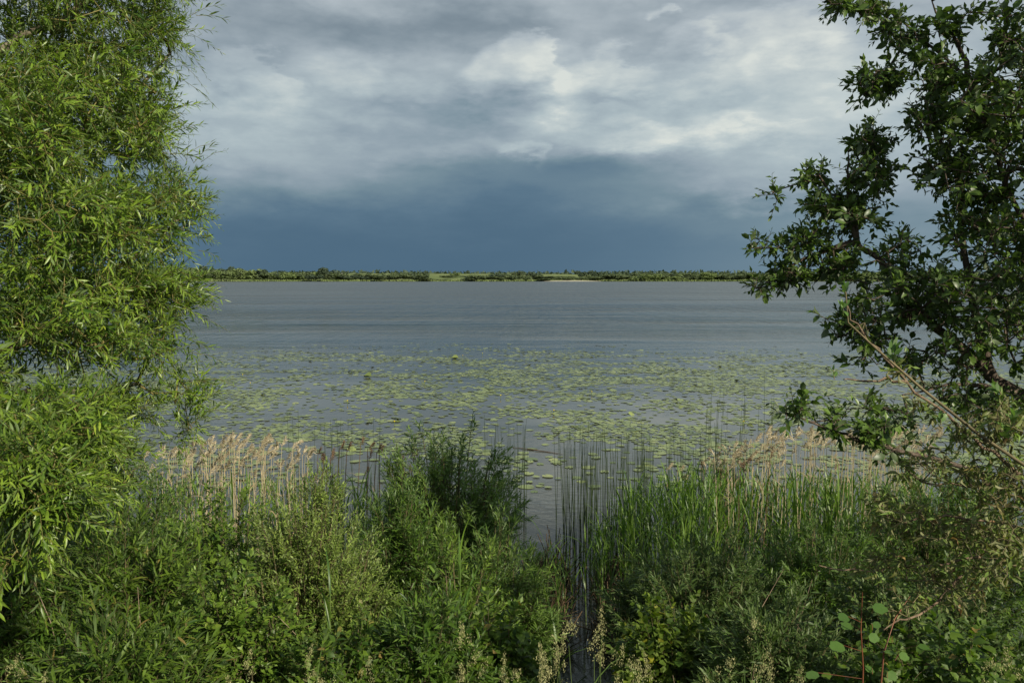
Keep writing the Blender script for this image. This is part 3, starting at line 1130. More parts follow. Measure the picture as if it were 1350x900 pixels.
def blob_targets(rng, blobs, n):
    """blobs: px, py, rx, ry, D, rD, weight -> points in 3D ellipsoids"""
    w = np.array([b[2] * b[3] * (b[6] if len(b) > 6 else 1) for b in blobs], float)
    k = rng.choice(len(blobs), n, p=w / w.sum())
    out = []
    for i in k:
        b = blobs[i]
        v = rng.normal(size=3)
        v = v / np.linalg.norm(v) * rng.random() ** (1 / 2.4)
        out.append(P(b[0] + v[0] * b[2], b[1] + v[1] * b[3], b[4] + v[2] * b[5]))
    return np.array(out)


# ---- big willow at the left
wil = Plant('willow_tree', (-5.2, 5.2, float(gz(-5.2, 5.2))), 'tall bright green willow filling the left edge, long narrow leaves', 'tree', seed=21)
trunk_pts = np.array([wil.root + (0, 0, -.3), wil.root + (.1, 0, 1.2), wil.root + (.0, .2, 2.6), wil.root + (.2, .3, 4.2), wil.root + (.1, .2, 6.2), wil.root + (.2, .2, 8)])
wil.stem(trunk_pts, [.24, .19, .16, .12, .08, .03], M['wbark'], 'trunk', 10)
lim = [
    [wil.root + (.1, 0, 1.4), P(-120, 600, 4.6), P(30, 520, 4.5), P(110, 515, 4.8), P(180, 505, 5.2)],
    [wil.root + (.05, .2, 2.2), P(-80, 480, 4.7), P(60, 440, 4.6), P(100, 470, 4.5)],
    [wil.root + (.05, .2, 2.6), P(-60, 420, 5.2), P(80, 385, 5.3), P(160, 350, 5.5), P(235, 290, 5.8)],
    [wil.root + (.2, .3, 3.6), P(-60, 250, 5.2), P(60, 200, 5.2), P(150, 150, 5.6), P(225, 70, 6)],
    [wil.root + (.15, .3, 4.4), P(-60, 90, 5.2), P(80, 30, 5.4), P(170, -40, 5.6)],
    [wil.root + (.1, 0, 1.2), P(-120, 760, 3.9), P(-20, 690, 3.7), P(60, 640, 3.6)],
    [wil.root + (.1, 0, 1.6), P(-60, 640, 5.4), P(60, 600, 5.8), P(150, 560, 6.0)],
]
for l in lim:
    k = len(l)
    d = np.array(l)
    tt = np.linspace(0, k - 1, 14)
    dd = np.stack([np.interp(tt, range(k), d[:, i]) for i in range(3)], 1)
    dd[1:-1] += wil.r.normal(0, .02, (12, 3))
    wil.stem(dd, np.linspace(.045, .008, 14), M['wbark'], 'limb', 7)
blobs = [  # px, py, rx, ry, D, rD, weight
    (90, 60, 110, 90, 5.6, 1.0), (202, 40, 42, 55, 6.0, .6), (30, 160, 90, 100, 5.0, .9), (150, 150, 80, 70, 5.6, .8),
    (196, 168, 30, 62, 6.0, .4, 1.4), (70, 290, 110, 90, 5.0, 1.0), (182, 290, 56, 60, 5.6, .6, 1.2), (232, 266, 30, 40, 6.0, .3, 1.0),
    (60, 400, 90, 70, 4.8, .9), (180, 390, 70, 50, 5.3, .5, 1.3), (238, 388, 24, 36, 5.5, .3, 1.1), (130, 455, 90, 26, 4.8, .5),
    (210, 450, 22, 30, 5.2, .3, 1.1), (246, 520, 20, 32, 5.4, .25, 1.0), (60, 560, 75, 46, 3.9, .4, 1.3), (40, 640, 66, 70, 3.5, .35, 1.3), (120, 610, 60, 50, 5.2, .4, 1.0),
    (135, 570, 32, 60, 5.0, .4, 1.1), (245, 560, 14, 25, 5.6, .2, .7), (-90, 200, 90, 200, 5.2, 1.2), (-80, 500, 90, 160, 4.6, .9),
    (10, 740, 34, 22, 3.4, .25, .9), (120, -60, 140, 60, 5.6, 1.0), (-40, -80, 140, 90, 5.4, 1.2), (-240, 0, 120, 250, 6.0, 1.4, .5), (175, 530, 34, 24, 5.2, .3, .9),
]
tg = blob_targets(wil.r, blobs, 3700)
T_, D_ = grow(wil, [(trunk_pts, 0)] + [(l, 0) for l in lim], tg, r_tip=.0032, power=.40)
for k in range(3):
    dirs = unit(D_ * (.9 if k == 0 else .4) + wil.r.normal(0, .45, D_.shape) + np.array([.22, -.12, .12]))
    wil.shoots(T_, dirs, .24, 15, .070, .20, angle=52, droop=.14, rad=.0015, leafdroop=.10, jit=.4, tintm=.46, tints=.26)
# long free sprays at the right-hand edge
tips = np.array([P(a, b, c) for a, b, c in [(250, 20, 6), (245, 90, 6), (232, 215, 5.9), (255, 215, 5.9), (240, 270, 5.9), (262, 265, 5.9), (250, 345, 5.6), (262, 405, 5.6), (265, 500, 5.5), (255, 555, 5.5), (225, 335, 5.6), (240, 470, 5.4)]])
for k in range(3):
    wil.shoots(tips + wil.r.normal(0, .06, tips.shape), unit(np.array([.8, -.1, .35]) + wil.r.normal(0, .45, tips.shape)), .26, 11, .072, .16, droop=.3, leafdroop=.25)
print('willow leaves', wil.finish(M['willow'], 'lance', 300, M['ytwig']))

# ---- apple tree at the right
ap = Plant('apple_tree', (4.7, 4.9, float(gz(4.7, 4.9))), 'dark leafy apple tree reaching in from the right edge', 'tree', seed=33)
tp = np.array([ap.root + (0, 0, -.3), ap.root + (-.05, 0, .8), ap.root + (-.1, .05, 1.6), ap.root + (0, 0, 2.6), ap.root + (.1, 0, 3.8), ap.root + (0, 0, 5.4)])
ap.stem(tp, [.17, .14, .12, .10, .07, .03], M['bark'], 'trunk', 10)
fork = ap.root + (-.08, .03, 1.5)
lim = [
    [fork, P(1400, 545, 4.9), P(1345, 520, 4.9), P(1310, 498, 4.9), P(1270, 462, 4.9), P(1215, 415, 4.9), P(1165, 350, 5.0), P(1130, 320, 5.0), P(1115, 270, 5.0), P(1095, 255, 5.0)],
    [P(1310, 498, 4.9), P(1290, 440, 4.9), P(1270, 330, 4.9), P(1262, 220, 4.9), P(1220, 160, 4.9)],
    [ap.root + (0, 0, 2.6), P(1345, 300, 4.8), P(1310, 190, 4.8), P(1280, 110, 4.8), P(1215, 50, 4.9), P(1160, 5, 4.9)],
    [P(1280, 110, 4.8), P(1262, 60, 4.8), P(1228, 0, 4.8)],
    [P(1130, 320, 5.0), P(1085, 330, 5.0), P(1050, 345, 5.0), P(1010, 372, 5.0)],
    [P(1130, 320, 5.0), P(1118, 250, 5.0), P(1118, 200, 5.0)],
    [P(1345, 520, 4.9), P(1300, 508, 4.8), P(1260, 505, 4.7), P(1190, 520, 4.6)],
    [P(1215, 415, 4.9), P(1150, 420, 4.8), P(1105, 445, 4.8)],
    [ap.root + (-.05, 0, 1.1), P(1330, 640, 4.5), P(1240, 605, 4.4), P(1160, 588, 4.3), P(1105, 570, 4.3), P(1040, 545, 4.3)],
]
for l in lim:
    k = len(l)
    d = np.array(l)
    tt = np.linspace(0, k - 1, 3 * k)
    dd = np.stack([np.interp(tt, range(k), d[:, i]) for i in range(3)], 1)
    dd[1:-1] += ap.r.normal(0, .007, (len(tt) - 2, 3))
    big_ = .042 if k > 6 else (.026 if k == 5 else .015)
    ap.stem(dd, big_ * (1 - np.linspace(0, 1, len(tt))) ** .8 + .003, M['bark'], 'limb', 7)
blobs = [
    (1105, 5, 14, 6, 4.9, .1, 2.5), (1140, 12, 24, 12, 4.9, .15, 2.2), (1178, 35, 26, 18, 4.9, .2, 1.6), (1205, 60, 24, 22, 4.9, .2), (1150, 108, 34, 20, 4.9, .2, 2.0),
    (1185, 95, 24, 18, 4.9, .2), (1248, 45, 24, 26, 4.8, .2), (1290, 20, 30, 26, 4.8, .3, .6), (1335, 60, 26, 50, 4.7, .3), (1240, 100, 32, 32, 4.8, .3),
    (1290, 140, 70, 56, 4.8, .6), (1225, 150, 30, 28, 4.8, .3), (1215, 180, 18, 18, 4.8, .2), (1335, 170, 40, 70, 4.8, .6), (1245, 215, 30, 40, 4.8, .3),
    (1220, 245, 16, 14, 4.8, .2), (1145, 182, 26, 22, 5.0, .2, 1.9), (1148, 232, 30, 40, 5.0, .3, 1.7), (1072, 232, 14, 14, 5.0, .15, 2.4), (1022, 258, 14, 8, 5.0, .1, 2.4),
    (1095, 272, 36, 22, 5.0, .25, 2.0), (1130, 290, 30, 20, 5.0, .3, 1.6), (1015, 325, 24, 9, 5.0, .12, 2.6), (1062, 322, 36, 16, 5.0, .2, 2.2), (1008, 376, 22, 6, 5.0, .1, 2.8),
    (1050, 362, 34, 16, 5.0, .2, 2.2), (1105, 345, 34, 22, 5.0, .3, 1.8), (1185, 338, 34, 26, 4.9, .4), (1165, 395, 66, 34, 4.9, .5, 1.4), (1110, 430, 30, 18, 4.8, .2, 1.8),
    (1150, 450, 34, 22, 4.8, .3), (1240, 390, 62, 50, 4.8, .6), (1300, 300, 60, 60, 4.8, .6), (1275, 240, 40, 50, 4.8, .5), (1325, 400, 50, 90, 4.8, .7),
    (1205, 470, 40, 22, 4.8, .3), (1140, 480, 22, 14, 4.7, .2, .9), (1270, 470, 50, 30, 4.8, .5), (1240, 520, 50, 18, 4.7, .3, .8), (1150, 535, 40, 10, 4.6, .2, 1.0), (1190, 555, 40, 12, 4.6, .2, .7),
    (1310, 540, 50, 28, 4.6, .4, .9), (1048, 540, 22, 11, 4.3, .12, 2.0), (1095, 558, 28, 9, 4.3, .12, 1.8), (1150, 570, 30, 12, 4.3, .15, 1.6), (1200, 590, 36, 12, 4.3, .2, .8),
    (1440, 200, 90, 260, 4.8, 1.1, .8), (1620, 180, 120, 300, 4.6, 1.3, .8), (1440, 480, 80, 80, 4.6, .9, .7), (1560, -120, 200, 110, 4.8, 1.4, .7), (1330, -60, 90, 50, 4.8, .6, .6),
]
tg = blob_targets(ap.r, blobs, 2350)
T_, D_ = grow(ap, [(tp, 0)] + [(l, 0) for l in lim], tg, r_tip=.0032, power=.40, jitter=.09)
for k in range(3):
    dirs = unit(D_ * (.9 if k == 0 else .4) + ap.r.normal(0, .5, D_.shape) + np.array([0, 0, .15]))
    ap.shoots(T_, dirs, .10, 6, .062, .54, angle=58, droop=.05, rad=.0022, leafdroop=.15, jit=.5, tintm=.42)
print('apple leaves', ap.finish(M['apple'], 'ovate', 300, M['bark'], sides=4))

# ---- nearer young apple with sunlit curled leaves
cu = Plant('young_apple_tree', (2.9, 2.5, float(gz(2.9, 2.5))), 'sunlit young apple with curled brownish leaves in the lower right', 'tree', seed=41)
lim = [
    [cu.root + (0, 0, -.2), cu.root + (-.05, .1, .6), P(1420, 660, 3.0), P(1350, 628, 3.0), P(1300, 588, 3.0), P(1250, 548, 3.0), P(1200, 508, 3.0), P(1160, 465, 3.0), P(1128, 430, 3.0), P(1116, 400, 3.0)],
    [P(1195, 503, 3.0), P(1160, 498, 3.0), P(1112, 500, 3.0)],
    [cu.root + (-.05, .1, .5), P(1400, 760, 3.2), P(1300, 735, 3.25), P(1220, 745, 3.3), P(1130, 752, 3.3), P(1080, 745, 3.3)],
    [P(1300, 735, 3.25), P(1240, 790, 3.2), P(1190, 815, 3.1), P(1165, 830, 3.1)],
    [P(1400, 760, 3.2), P(1330, 690, 3.2), P(1250, 680, 3.2), P(1180, 690, 3.2), P(1150, 655, 3.2)],
    [P(1350, 628, 3.0), P(1290, 640, 3.1), P(1215, 635, 3.1)],
]
for i, l in enumerate(lim):
    k = len(l)
    d = np.array(l)
    tt = np.linspace(0, k - 1, 3 * k)
    dd = np.stack([np.interp(tt, range(k), d[:, i]) for i in range(3)], 1)
    dd[1:-1] += cu.r.normal(0, .008, (len(tt) - 2, 3))
    cu.stem(dd, np.linspace(.007 if i else .010, .0022, len(tt)), M['cbark'], 'limb', 7)
blobs = [(1225, 540, 40, 14, 3.0, .1, .5), (1290, 575, 40, 22, 3.0, .2), (1240, 620, 60, 24, 3.1, .2), (1310, 640, 50, 34, 3.1, .3), (1200, 690, 48, 22, 3.2, .2, 1.2),
         (1270, 700, 66, 34, 3.2, .3, 1.2), (1170, 745, 70, 14, 3.3, .15, 1.2), (1250, 770, 60, 26, 3.2, .2, 1.2), (1320, 740, 50, 40, 3.1, .3), (1200, 800, 36, 18, 3.1, .15),
         (1330, 560, 30, 30, 2.9, .2), (1160, 665, 14, 20, 3.2, .1, .7), (1100, 748, 22, 6, 3.3, .1, .8), (1340, 660, 30, 60, 2.9, .2), (1140, 440, 12, 20, 3.0, .06, .35), (1185, 490, 20, 14, 3, .08, .4), (1430, 620, 60, 100, 3.0, .4, .6)]
tg = blob_targets(cu.r, blobs, 470)
T_, D_ = grow(cu, [(l, 0) for l in lim], tg, r_tip=.0016, power=.36, jitter=.14)
for k in range(2):
    dirs = unit(D_ * .6 + cu.r.normal(0, .6, D_.shape) + np.array([-.1, 0, .25]))
    cu.shoots(T_, dirs, .06, 4, .052, .42, angle=55, droop=.1, rad=.0016, leafdroop=.3, jit=.9, tintm=.5, tints=.3)
print('curled', cu.finish(M['curled'], 'curl', 300, M['twig'], sides=4))
# the fresh upright shoots on it, with smooth pale leaves
fs = Plant('apple_shoot', cu.root + (.12, .05, 0), 'tall thin apple shoot with fresh pale leaves before the dark tree', 'sapling', seed=43)
pth = np.array([fs.root + (0, 0, -.1), fs.root + (0, .1, .8), P(1390, 640, 2.85), P(1290, 572, 2.85), P(1215, 512, 2.85), P(1150, 455, 2.85), P(1118, 425, 2.85), P(1115, 385, 2.85)])
fs.stem(pth, np.linspace(.009, .002, 8), M['twig'], 'stem', 6)
sp = np.array([P(1115, 392, 2.85), P(1112, 412, 2.85), P(1100, 500, 2.85), P(1178, 470, 2.85), P(1180, 480, 2.85), P(1240, 560, 2.85), P(1330, 580, 2.8), P(1335, 560, 2.8), P(1320, 520, 2.8)])
fs.shoots(sp, np.tile([[-.1, 0, 1.]], (len(sp), 1)) + fs.r.normal(0, .3, (len(sp), 3)), .04, 6, .055, .45, angle=45, droop=.0, leafdroop=.0, jit=.4, tintm=.85, tints=.05)
fs.finish(M['aspen'], 'ovate', 60, M['twig'])

# ---- shrubs
SHR = 0


def shrub(name, label, cat, px, top, D, hw, spec, mat, kind, nst, seed, npart=0, hd=None, shape=1.0, group=None, lod='small', twig=None, lean=0.0, profile=None, base=None):
    """stems fan out from a base and fill a dome; side shoots carry the leaves"""
    x = (px - 675) / F * D
    g = float(gz(x, D)) if base is None else base
    g = max(g, -.15)
    pl = Plant(name, (x, D, g), label, cat, group, seed=seed)
    r = pl.r
    w = hw / F * D
    dep = hd if hd else w * .8
    ztop = P(px, top, D)[2]
    h = ztop - g
    u = r.uniform(-1, 1, nst)
    v = r.uniform(-1, 1, nst)
    rr = np.sqrt(u * u + v * v)
    sc = np.where(rr > 1, 1 / rr, 1)
    u, v = u * sc, v * sc
    rr = np.minimum(rr, 1)
    hh = (1 - .42 * rr ** 2.2 * shape) * r.uniform(.66, 1.0, nst)
    hh[::11] *= r.uniform(1.0, 1.07, len(hh[::11]))
    if profile is not None:
        hh *= np.interp(u, profile[0], profile[1])
    p0 = np.stack([x + u * w * .25, D + v * dep * .25, np.full(nst, g - .05)], 1)
    p2 = np.stack([x + u * w + lean * h, D + v * dep, g + h * hh], 1)
    p1 = np.stack([x + u * w * .62, D + v * dep * .62, g + h * hh * .62], 1)
    ts = np.linspace(0, 1, 5)
    pts = bez(p0[:, None, :], p1[:, None, :], p2[:, None, :], np.broadcast_to(ts, (nst, 5)))
    pts[:, 1:4] += r.normal(0, .02, (nst, 3, 3))
    sr = np.linspace(.008, .002, 5) * (h / 1.5)
    big_n = min(nst, 8)
    for i in range(big_n):
        pl.stem(pts[i], sr * 1.5, twig or M['twig'], 'stem', 5)
    for k in range(4):
        pl.tw.append((pts[big_n:, k], pts[big_n:, k + 1], np.full(nst - big_n, sr[k]), np.full(nst - big_n, sr[k + 1])))
    ls, lw, nl, sl, per, ang, dr = spec
    tt = r.uniform(.30, 1, (nst, per)) ** .8
    tt[:, 0] = 1
    tt[:, 1] = .93
    b = bez(p0[:, None, :], p1[:, None, :], p2[:, None, :], tt)
    tan = unit(2 * (1 - tt)[..., None] * (p1 - p0)[:, None] + 2 * tt[..., None] * (p2 - p1)[:, None])
    side = r.normal(size=tan.shape)
    side[..., 2] = 0
    mixf = np.where(tt >= .93, .15, r.uniform(.7, 1.7, tt.shape))[..., None]
    out_ = np.stack([u, v, 0 * u], 1)[:, None, :] * .45
    dirs = unit(tan * .8 + unit(side) * mixf + out_ + np.array([0, 0, .15]))
    pl.shoots(b.reshape(-1, 3), dirs.reshape(-1, 3), sl, nl, ls, lw, angle=ang, droop=dr, rad=.0013, leafdroop=.12, jit=.4)
    n = pl.finish(mat, kind, npart, twig or M['twig'], lod=lod)
    return n


tot = 0
#            leaf len, width ratio, leaves/shoot, shoot len, shoots/stem, angle, droop
LANCE = (.080, .24, 12, .22, 14, 50, .1)
SILV = (.048, .33, 13, .18, 16, 50, .05)
BROAD = (.060, .58, 9, .20, 14, 58, .1)
LONG = (.100, .18, 11, .26, 12, 46, .2)
HAZ = (.066, .80, 7, .20, 12, 62, .25)
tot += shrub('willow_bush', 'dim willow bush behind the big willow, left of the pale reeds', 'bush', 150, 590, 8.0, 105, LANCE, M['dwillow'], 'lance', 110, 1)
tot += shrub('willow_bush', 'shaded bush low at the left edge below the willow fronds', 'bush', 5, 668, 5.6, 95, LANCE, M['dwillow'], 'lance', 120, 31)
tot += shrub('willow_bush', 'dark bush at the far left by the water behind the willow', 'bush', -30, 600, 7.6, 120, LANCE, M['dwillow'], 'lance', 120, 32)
tot += shrub('sallow_bush', 'round leaved mid green bush in front of the left reed stand', 'bush', 275, 644, 6.6, 115, BROAD, M['broad'], 'ovate', 150, 2, 300, lod='ovate')
tot += shrub('silver_willow_bush', 'dense silvery small leaved willow bush, sunlit on its right edge', 'bush', 402, 616, 6.0, 100, SILV, M['silver'], 'lance', 300, 3, shape=1.25)
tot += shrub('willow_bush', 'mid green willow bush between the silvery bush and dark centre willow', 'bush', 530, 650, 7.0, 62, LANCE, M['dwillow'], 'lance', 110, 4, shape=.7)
tot += shrub('willow_bush', 'tall dark willow bush in the middle, its shoots rising over the water', 'bush', 584, 548, 8.0, 98, (.085, .25, 11, .24, 13, 58, .15), M['mwillow'], 'lance', 190, 5, hd=.6, shape=.5, lod='small',
             profile=([-1, -.75, -.45, -.1, .25, .55, .75, 1], [.84, .86, .98, .90, 1.0, .90, .95, .80]))
tot += shrub('willow_bush', 'low pale green willow bush right in front of the dark centre willow', 'bush', 655, 680, 6.7, 62, LONG, M['mwillow'], 'lance', 95, 6)
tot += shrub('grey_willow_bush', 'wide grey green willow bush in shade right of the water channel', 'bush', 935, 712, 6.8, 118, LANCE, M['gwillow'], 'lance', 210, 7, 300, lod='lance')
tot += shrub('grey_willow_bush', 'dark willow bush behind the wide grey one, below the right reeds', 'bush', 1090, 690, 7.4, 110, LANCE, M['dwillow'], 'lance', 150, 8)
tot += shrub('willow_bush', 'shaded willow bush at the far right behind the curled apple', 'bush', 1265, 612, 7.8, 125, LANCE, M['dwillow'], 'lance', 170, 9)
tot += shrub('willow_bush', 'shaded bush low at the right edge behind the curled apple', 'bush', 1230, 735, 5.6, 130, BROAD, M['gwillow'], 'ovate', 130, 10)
tot += shrub('hazel_bush', 'yellow green hazel bush with round leaves at the bottom by the channel', 'bush', 893, 786, 5.3, 60, HAZ, M['hazel'], 'round', 80, 11, 300, lod='round')
tot += shrub('bramble_bush', 'dark bramble bush in the bottom right corner', 'bush', 1270, 832, 4.3, 120, HAZ, M['nettle'], 'ovate', 80, 12, 200, lod='ovate')
tot += shrub('willow_bush', 'long leaved green bush under the overhanging willow at lower left', 'bush', 150, 668, 5.6, 95, LONG, M['nettle'], 'lance', 95, 13, 300, lod='lance')
tot += shrub('leafy_shrub', 'long leaved low shrub in the bottom left corner', 'shrub', 130, 800, 4.3, 105, LONG, M['nettle'], 'lance', 60, 14, 300, lod='lance')
tot += shrub('leafy_shrub', 'bright mixed green shrub at the bottom, left of the silvery bush', 'shrub', 300, 755, 4.9, 85, BROAD, M['broad'], 'ovate', 75, 15, 300, lod='ovate')
tot += shrub('leafy_shrub', 'low green shrub at the bottom under the silvery bush', 'shrub', 440, 810, 4.6, 70, BROAD, M['nettle'], 'ovate', 50, 16, 200, lod='ovate')
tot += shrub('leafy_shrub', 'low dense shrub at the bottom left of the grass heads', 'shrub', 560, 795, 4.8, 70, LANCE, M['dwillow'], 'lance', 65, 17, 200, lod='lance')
tot += shrub('leafy_shrub', 'low leafy shrub at the bottom beside the channel, left bank', 'shrub', 652, 795, 5.0, 44, HAZ, M['nettle'], 'ovate', 60, 18, 200, lod='ovate')
tot += shrub('leafy_shrub', 'green shrub halfway up between silvery bush and channel', 'shrub', 590, 720, 6.0, 70, LANCE, M['broad'], 'lance', 75, 19)
tot += shrub('grey_willow_bush', 'shaded low willow bush at the bottom right of the hazel', 'bush', 1040, 800, 5.0, 95, LANCE, M['gwillow'], 'lance', 110, 20)
print('shrub leaves', tot)

# ---- undergrowth on the bank
n = 45000
ux = RNG.uniform(-7, 7, n)
uy = RNG.uniform(2.5, 8.6, n)
ok = (gz(ux, uy) > 0.02)
ux, uy = ux[ok], uy[ok]
n = len(ux)
up = unit(np.stack([RNG.normal(0, .4, n), RNG.normal(0, .4, n), np.ones(n)], 1))
LV = Leaves()
LV.add(np.stack([ux, uy, gz(ux, uy) - .02], 1), up, unit(RNG.normal(size=(n, 3))), RNG.uniform(.12, .5, n), RNG.uniform(.008, .016, n), RNG.uniform(.02, .99, n))
link('undergrowth', Leaves.mesh('undergrowth', LV.get(), 'small', M['grassblade']), kind='stuff', label='rank grass and weeds covering the bank')


for i in range(46):
    px, D = random.uniform(20, 700), random.uniform(4.2, 6.6)
    if i % 3 == 0:
        px = random.uniform(900, 1330)
    x = (px - 675) / F * D
    g = float(gz(x, D))
    hgt = random.uniform(.5, 1.25) * (1.0 if D < 5.5 else 1.1)
    lx1, ly1 = random.gauss(0, .22), random.gauss(0, .15)
    pts = [(0, 0, -.02), (lx1 * .3, ly1 * .3, hgt * .4), (lx1 * .6, ly1 * .7, hgt * .75), (lx1 * 1.1, ly1, hgt)]
    V, Q = tube(pts, [.005, .004, .003, .0015], 4)
    o = link('dead_stem', mesh_from('dead_stem', V, Q, smooth_=True, mats=[M['deadstem']]), label='thin bare brown dead stem poking out of the near shrubs', cat='dead stem', group='dead stems among the near shrubs')
    o.location = (x, D, g)

# ---- reeds
def blade(ln, w, ang, curve, n=7):
    """long arching leaf from the origin, rising in the +x direction"""
    p = np.zeros(2)
    a = ang
    pts = [p.copy()]
    for i in range(n - 1):
        p = p + np.array([math.cos(a), math.sin(a)]) * ln / (n - 1)
        a -= curve / (n - 1)
        pts.append(p.copy())
    pts = np.array(pts)
    t_ = np.linspace(0, 1, n)
    hw_ = w * np.minimum(1, 3 * t_ + .4) * (1 - t_ ** 2.2) * .5
    V, T = [], []
    for i in range(n):
        V += [(pts[i, 0], -hw_[i], pts[i, 1] + hw_[i] * .4), (pts[i, 0], 0, pts[i, 1]), (pts[i, 0], hw_[i], pts[i, 1] + hw_[i] * .4)]
    for i in range(n - 1):
        a_ = i * 3
        T += [(a_, a_ + 3, a_ + 4), (a_, a_ + 4, a_ + 1), (a_ + 1, a_ + 4, a_ + 5), (a_ + 1, a_ + 5, a_ + 2)]
    return np.array(V), np.array(T)


def plume_mesh(seed, mat, ln=.20, droop=1.0):
    r = np.random.default_rng(seed)
    n = 70
    t_ = r.uniform(0, 1, n) ** .9
    ax = np.stack([np.sin(t_ * 1.3) * ln * .55 * droop, 0 * t_, t_ * ln * (1 - .45 * t_ * droop)], 1)
    d = np.stack([.7 + r.normal(0, .35, n), r.normal(0, .4, n), .55 - .9 * t_ * droop + r.normal(0, .3, n)], 1)
    LV = Leaves()
    LV.add(ax, unit(d), unit(r.normal(size=(n, 3))), ln * r.uniform(.22, .5, n) * (1.1 - .5 * t_), ln * r.uniform(.035, .075, n), r.uniform(.05, .95, n))
    return Leaves.mesh('plume', LV.get(), 'small', mat)


PLUMES = [plume_mesh(300 + i, M['plume'], ln=.16 + .02 * (i % 3), droop=.6 + .2 * i) for i in range(4)]
DPLUMES = [plume_mesh(310 + i, M['dplume'], ln=.18, droop=.5 + .3 * i) for i in range(2)]
BLADES = [mesh_from('leaf', *blade(.40 + .05 * i, .021, 1.32 - .05 * i, .35 + .28 * i), mats=[M['reedleaf']]) for i in range(5)]
DBLADES = [mesh_from('leaf', *blade(.25 + .06 * i, .012, .9, 1.2 + .5 * i), mats=[M['dryleaf']]) for i in range(3)]


def stem_me(mat, r0, r1, bend, sides=5, n=6):
    t_ = np.linspace(0, 1, n)
    V, Q = tube(np.stack([bend * t_ ** 2, 0 * t_, t_], 1), r0 + (r1 - r0) * t_, sides)
    return mesh_from('stem', V, Q, smooth_=True, mats=[mat])


SD = [stem_me(M['dry'], .0050, .0028, .02 * i) for i in range(4)]
SG = [stem_me(M['green'], .0048, .002, .015 * i) for i in range(4)]
SR = [stem_me(M['rush'], .0058, .002, .025 * (i - 1)) for i in range(4)]
SB = [stem_me(M['brown'], .007, .005, .04 * i) for i in range(3)]
rr = random.Random(17)


def dry_reed_proto(k, dark=False):
    o = empty('dry_reed', (0, 0, -50), '', '')
    s = link('stem', SD[k % 4] if not dark else SB[k % 3], o)
    s.scale = (1, 1, 2.0)
    bend = .02 * (k % 4) if not dark else .04 * (k % 3)
    p = link('plume', (DPLUMES[k % 2] if dark else PLUMES[k % 4]), o)
    p.location = (bend, 0, 1.97)
    for j in range(rr.choice([0, 1, 2])):
        b = link('leaf', DBLADES[(k + j) % 3], o)
        z = rr.uniform(.8, 1.7)
        b.location = (bend * (z / 2) ** 2, 0, z)
        b.rotation_euler = (0, 0, rr.uniform(0, 6.28))
    return o


PROT = [dry_reed_proto(k) for k in range(6)]
DPROT = [dry_reed_proto(k, True) for k in range(3)]


def green_proto(k):
    o = empty('green_reed', (0, 0, -50), '', '')
    s = link('stem', SG[k % 4], o)
    s.scale = (1, 1, 1.35)
    nl = 6
    for j in range(nl):
        z = .35 + .95 * j / (nl - 1)
        b = link('leaf', BLADES[(j + k) % 5], o)
        b.location = (.015 * (k % 4) * (z / 1.35) ** 2, 0, z)
        b.rotation_euler = (0, -.25 * j / nl, j * 3.14 + rr.uniform(-.7, .7) + k)
        b.scale = (1.15 - .1 * abs(j - 2.5),) * 3
    return o


GPROT = [green_proto(k) for k in range(6)]


def place(proto, first_free, x, y, z, h, href, rz, lean, label, cat, group, name=None):
    o = copy_tree(proto)
    o.name = name or proto.name.split('.')[0]
    o.location = (x, y, z)
    s = h / href
    o.scale = (s ** .5, s ** .5, s)
    o.rotation_euler = (lean * rr.uniform(-1, 1), lean * rr.uniform(-1, 1), rz)
    tag(o, label, cat, group)
    return o


def stand(protos, n, pxr, Dr, topf, href, label, group, cat='reed', lean=.05, hmin=.5, wind=None):
    for i in range(n):
        px = rr.uniform(*pxr)
        D = rr.uniform(*Dr)
        x = (px - 675) / F * D
        g = min(float(gz(x, D)), .0)
        top = topf(px) + abs(rr.gauss(0, 22)) - 8
        h = max(P(px, top, D)[2] + .0, hmin)
        rz = wind + rr.gauss(0, 1.1) if wind is not None else rr.uniform(0, 6.28)
        place(protos[i % len(protos)], None, x, D, 0 if g < 0 else g, h, href, rz, lean, label, cat, group)


lin = lambda a, b: (lambda p: float(np.interp(p, a, b)))
stand(PROT, 105, (195, 398), (8.8, 10.2), lin([195, 260, 340, 398], [590, 578, 570, 592]), 2.14, 'tall dry tan reed with drooping plume in the left reed stand', 'dry reeds in the left stand', wind=0.2, lean=.07)
stand(DPROT, 20, (385, 540), (9.6, 11.5), lin([385, 450, 540], [580, 582, 600]), 2.12, 'thin brown reed with dark plume between the left stand and centre willow', 'thin brown reeds left of the centre', wind=.1)
stand(PROT, 152, (945, 1235), (8.8, 11.3), lin([945, 1000, 1070, 1235], [598, 566, 560, 560]), 2.14, 'tall dry tan reed with drooping plume in the right reed stand', 'dry reeds in the right stand', wind=0.3)
stand(PROT, 14, (860, 960), (9.5, 11), lin([860, 960], [600, 590]), 2.14, 'dry tan reed at the thin left end of the right stand', 'scattered dry reeds right of the channel', wind=0.3)
stand(DPROT, 8, (930, 1010), (9, 10.5), lin([930, 1010], [615, 592]), 2.12, 'reed with dark brown plume in the right reed stand', 'dark plumed reeds in the right stand', wind=.3)
stand(GPROT, 172, (830, 1160), (8.5, 10.8), lin([835, 900, 1160], [632, 606, 618]), 1.65, 'leafy green reed in the right reed stand', 'green reeds in the right stand', 'reed', .06)
stand(GPROT, 50, (775, 850), (8.8, 11), lin([770, 850], [690, 622]), 1.65, 'leafy green reed standing in shallow water right of the channel', 'green reeds by the channel', 'reed', .07)
stand(GPROT, 22, (688, 760), (8.3, 9.8), lin([688, 760], [700, 715]), 1.65, 'short leafy green reed at the left edge of the channel', 'green reeds left of the channel', 'reed', .07)
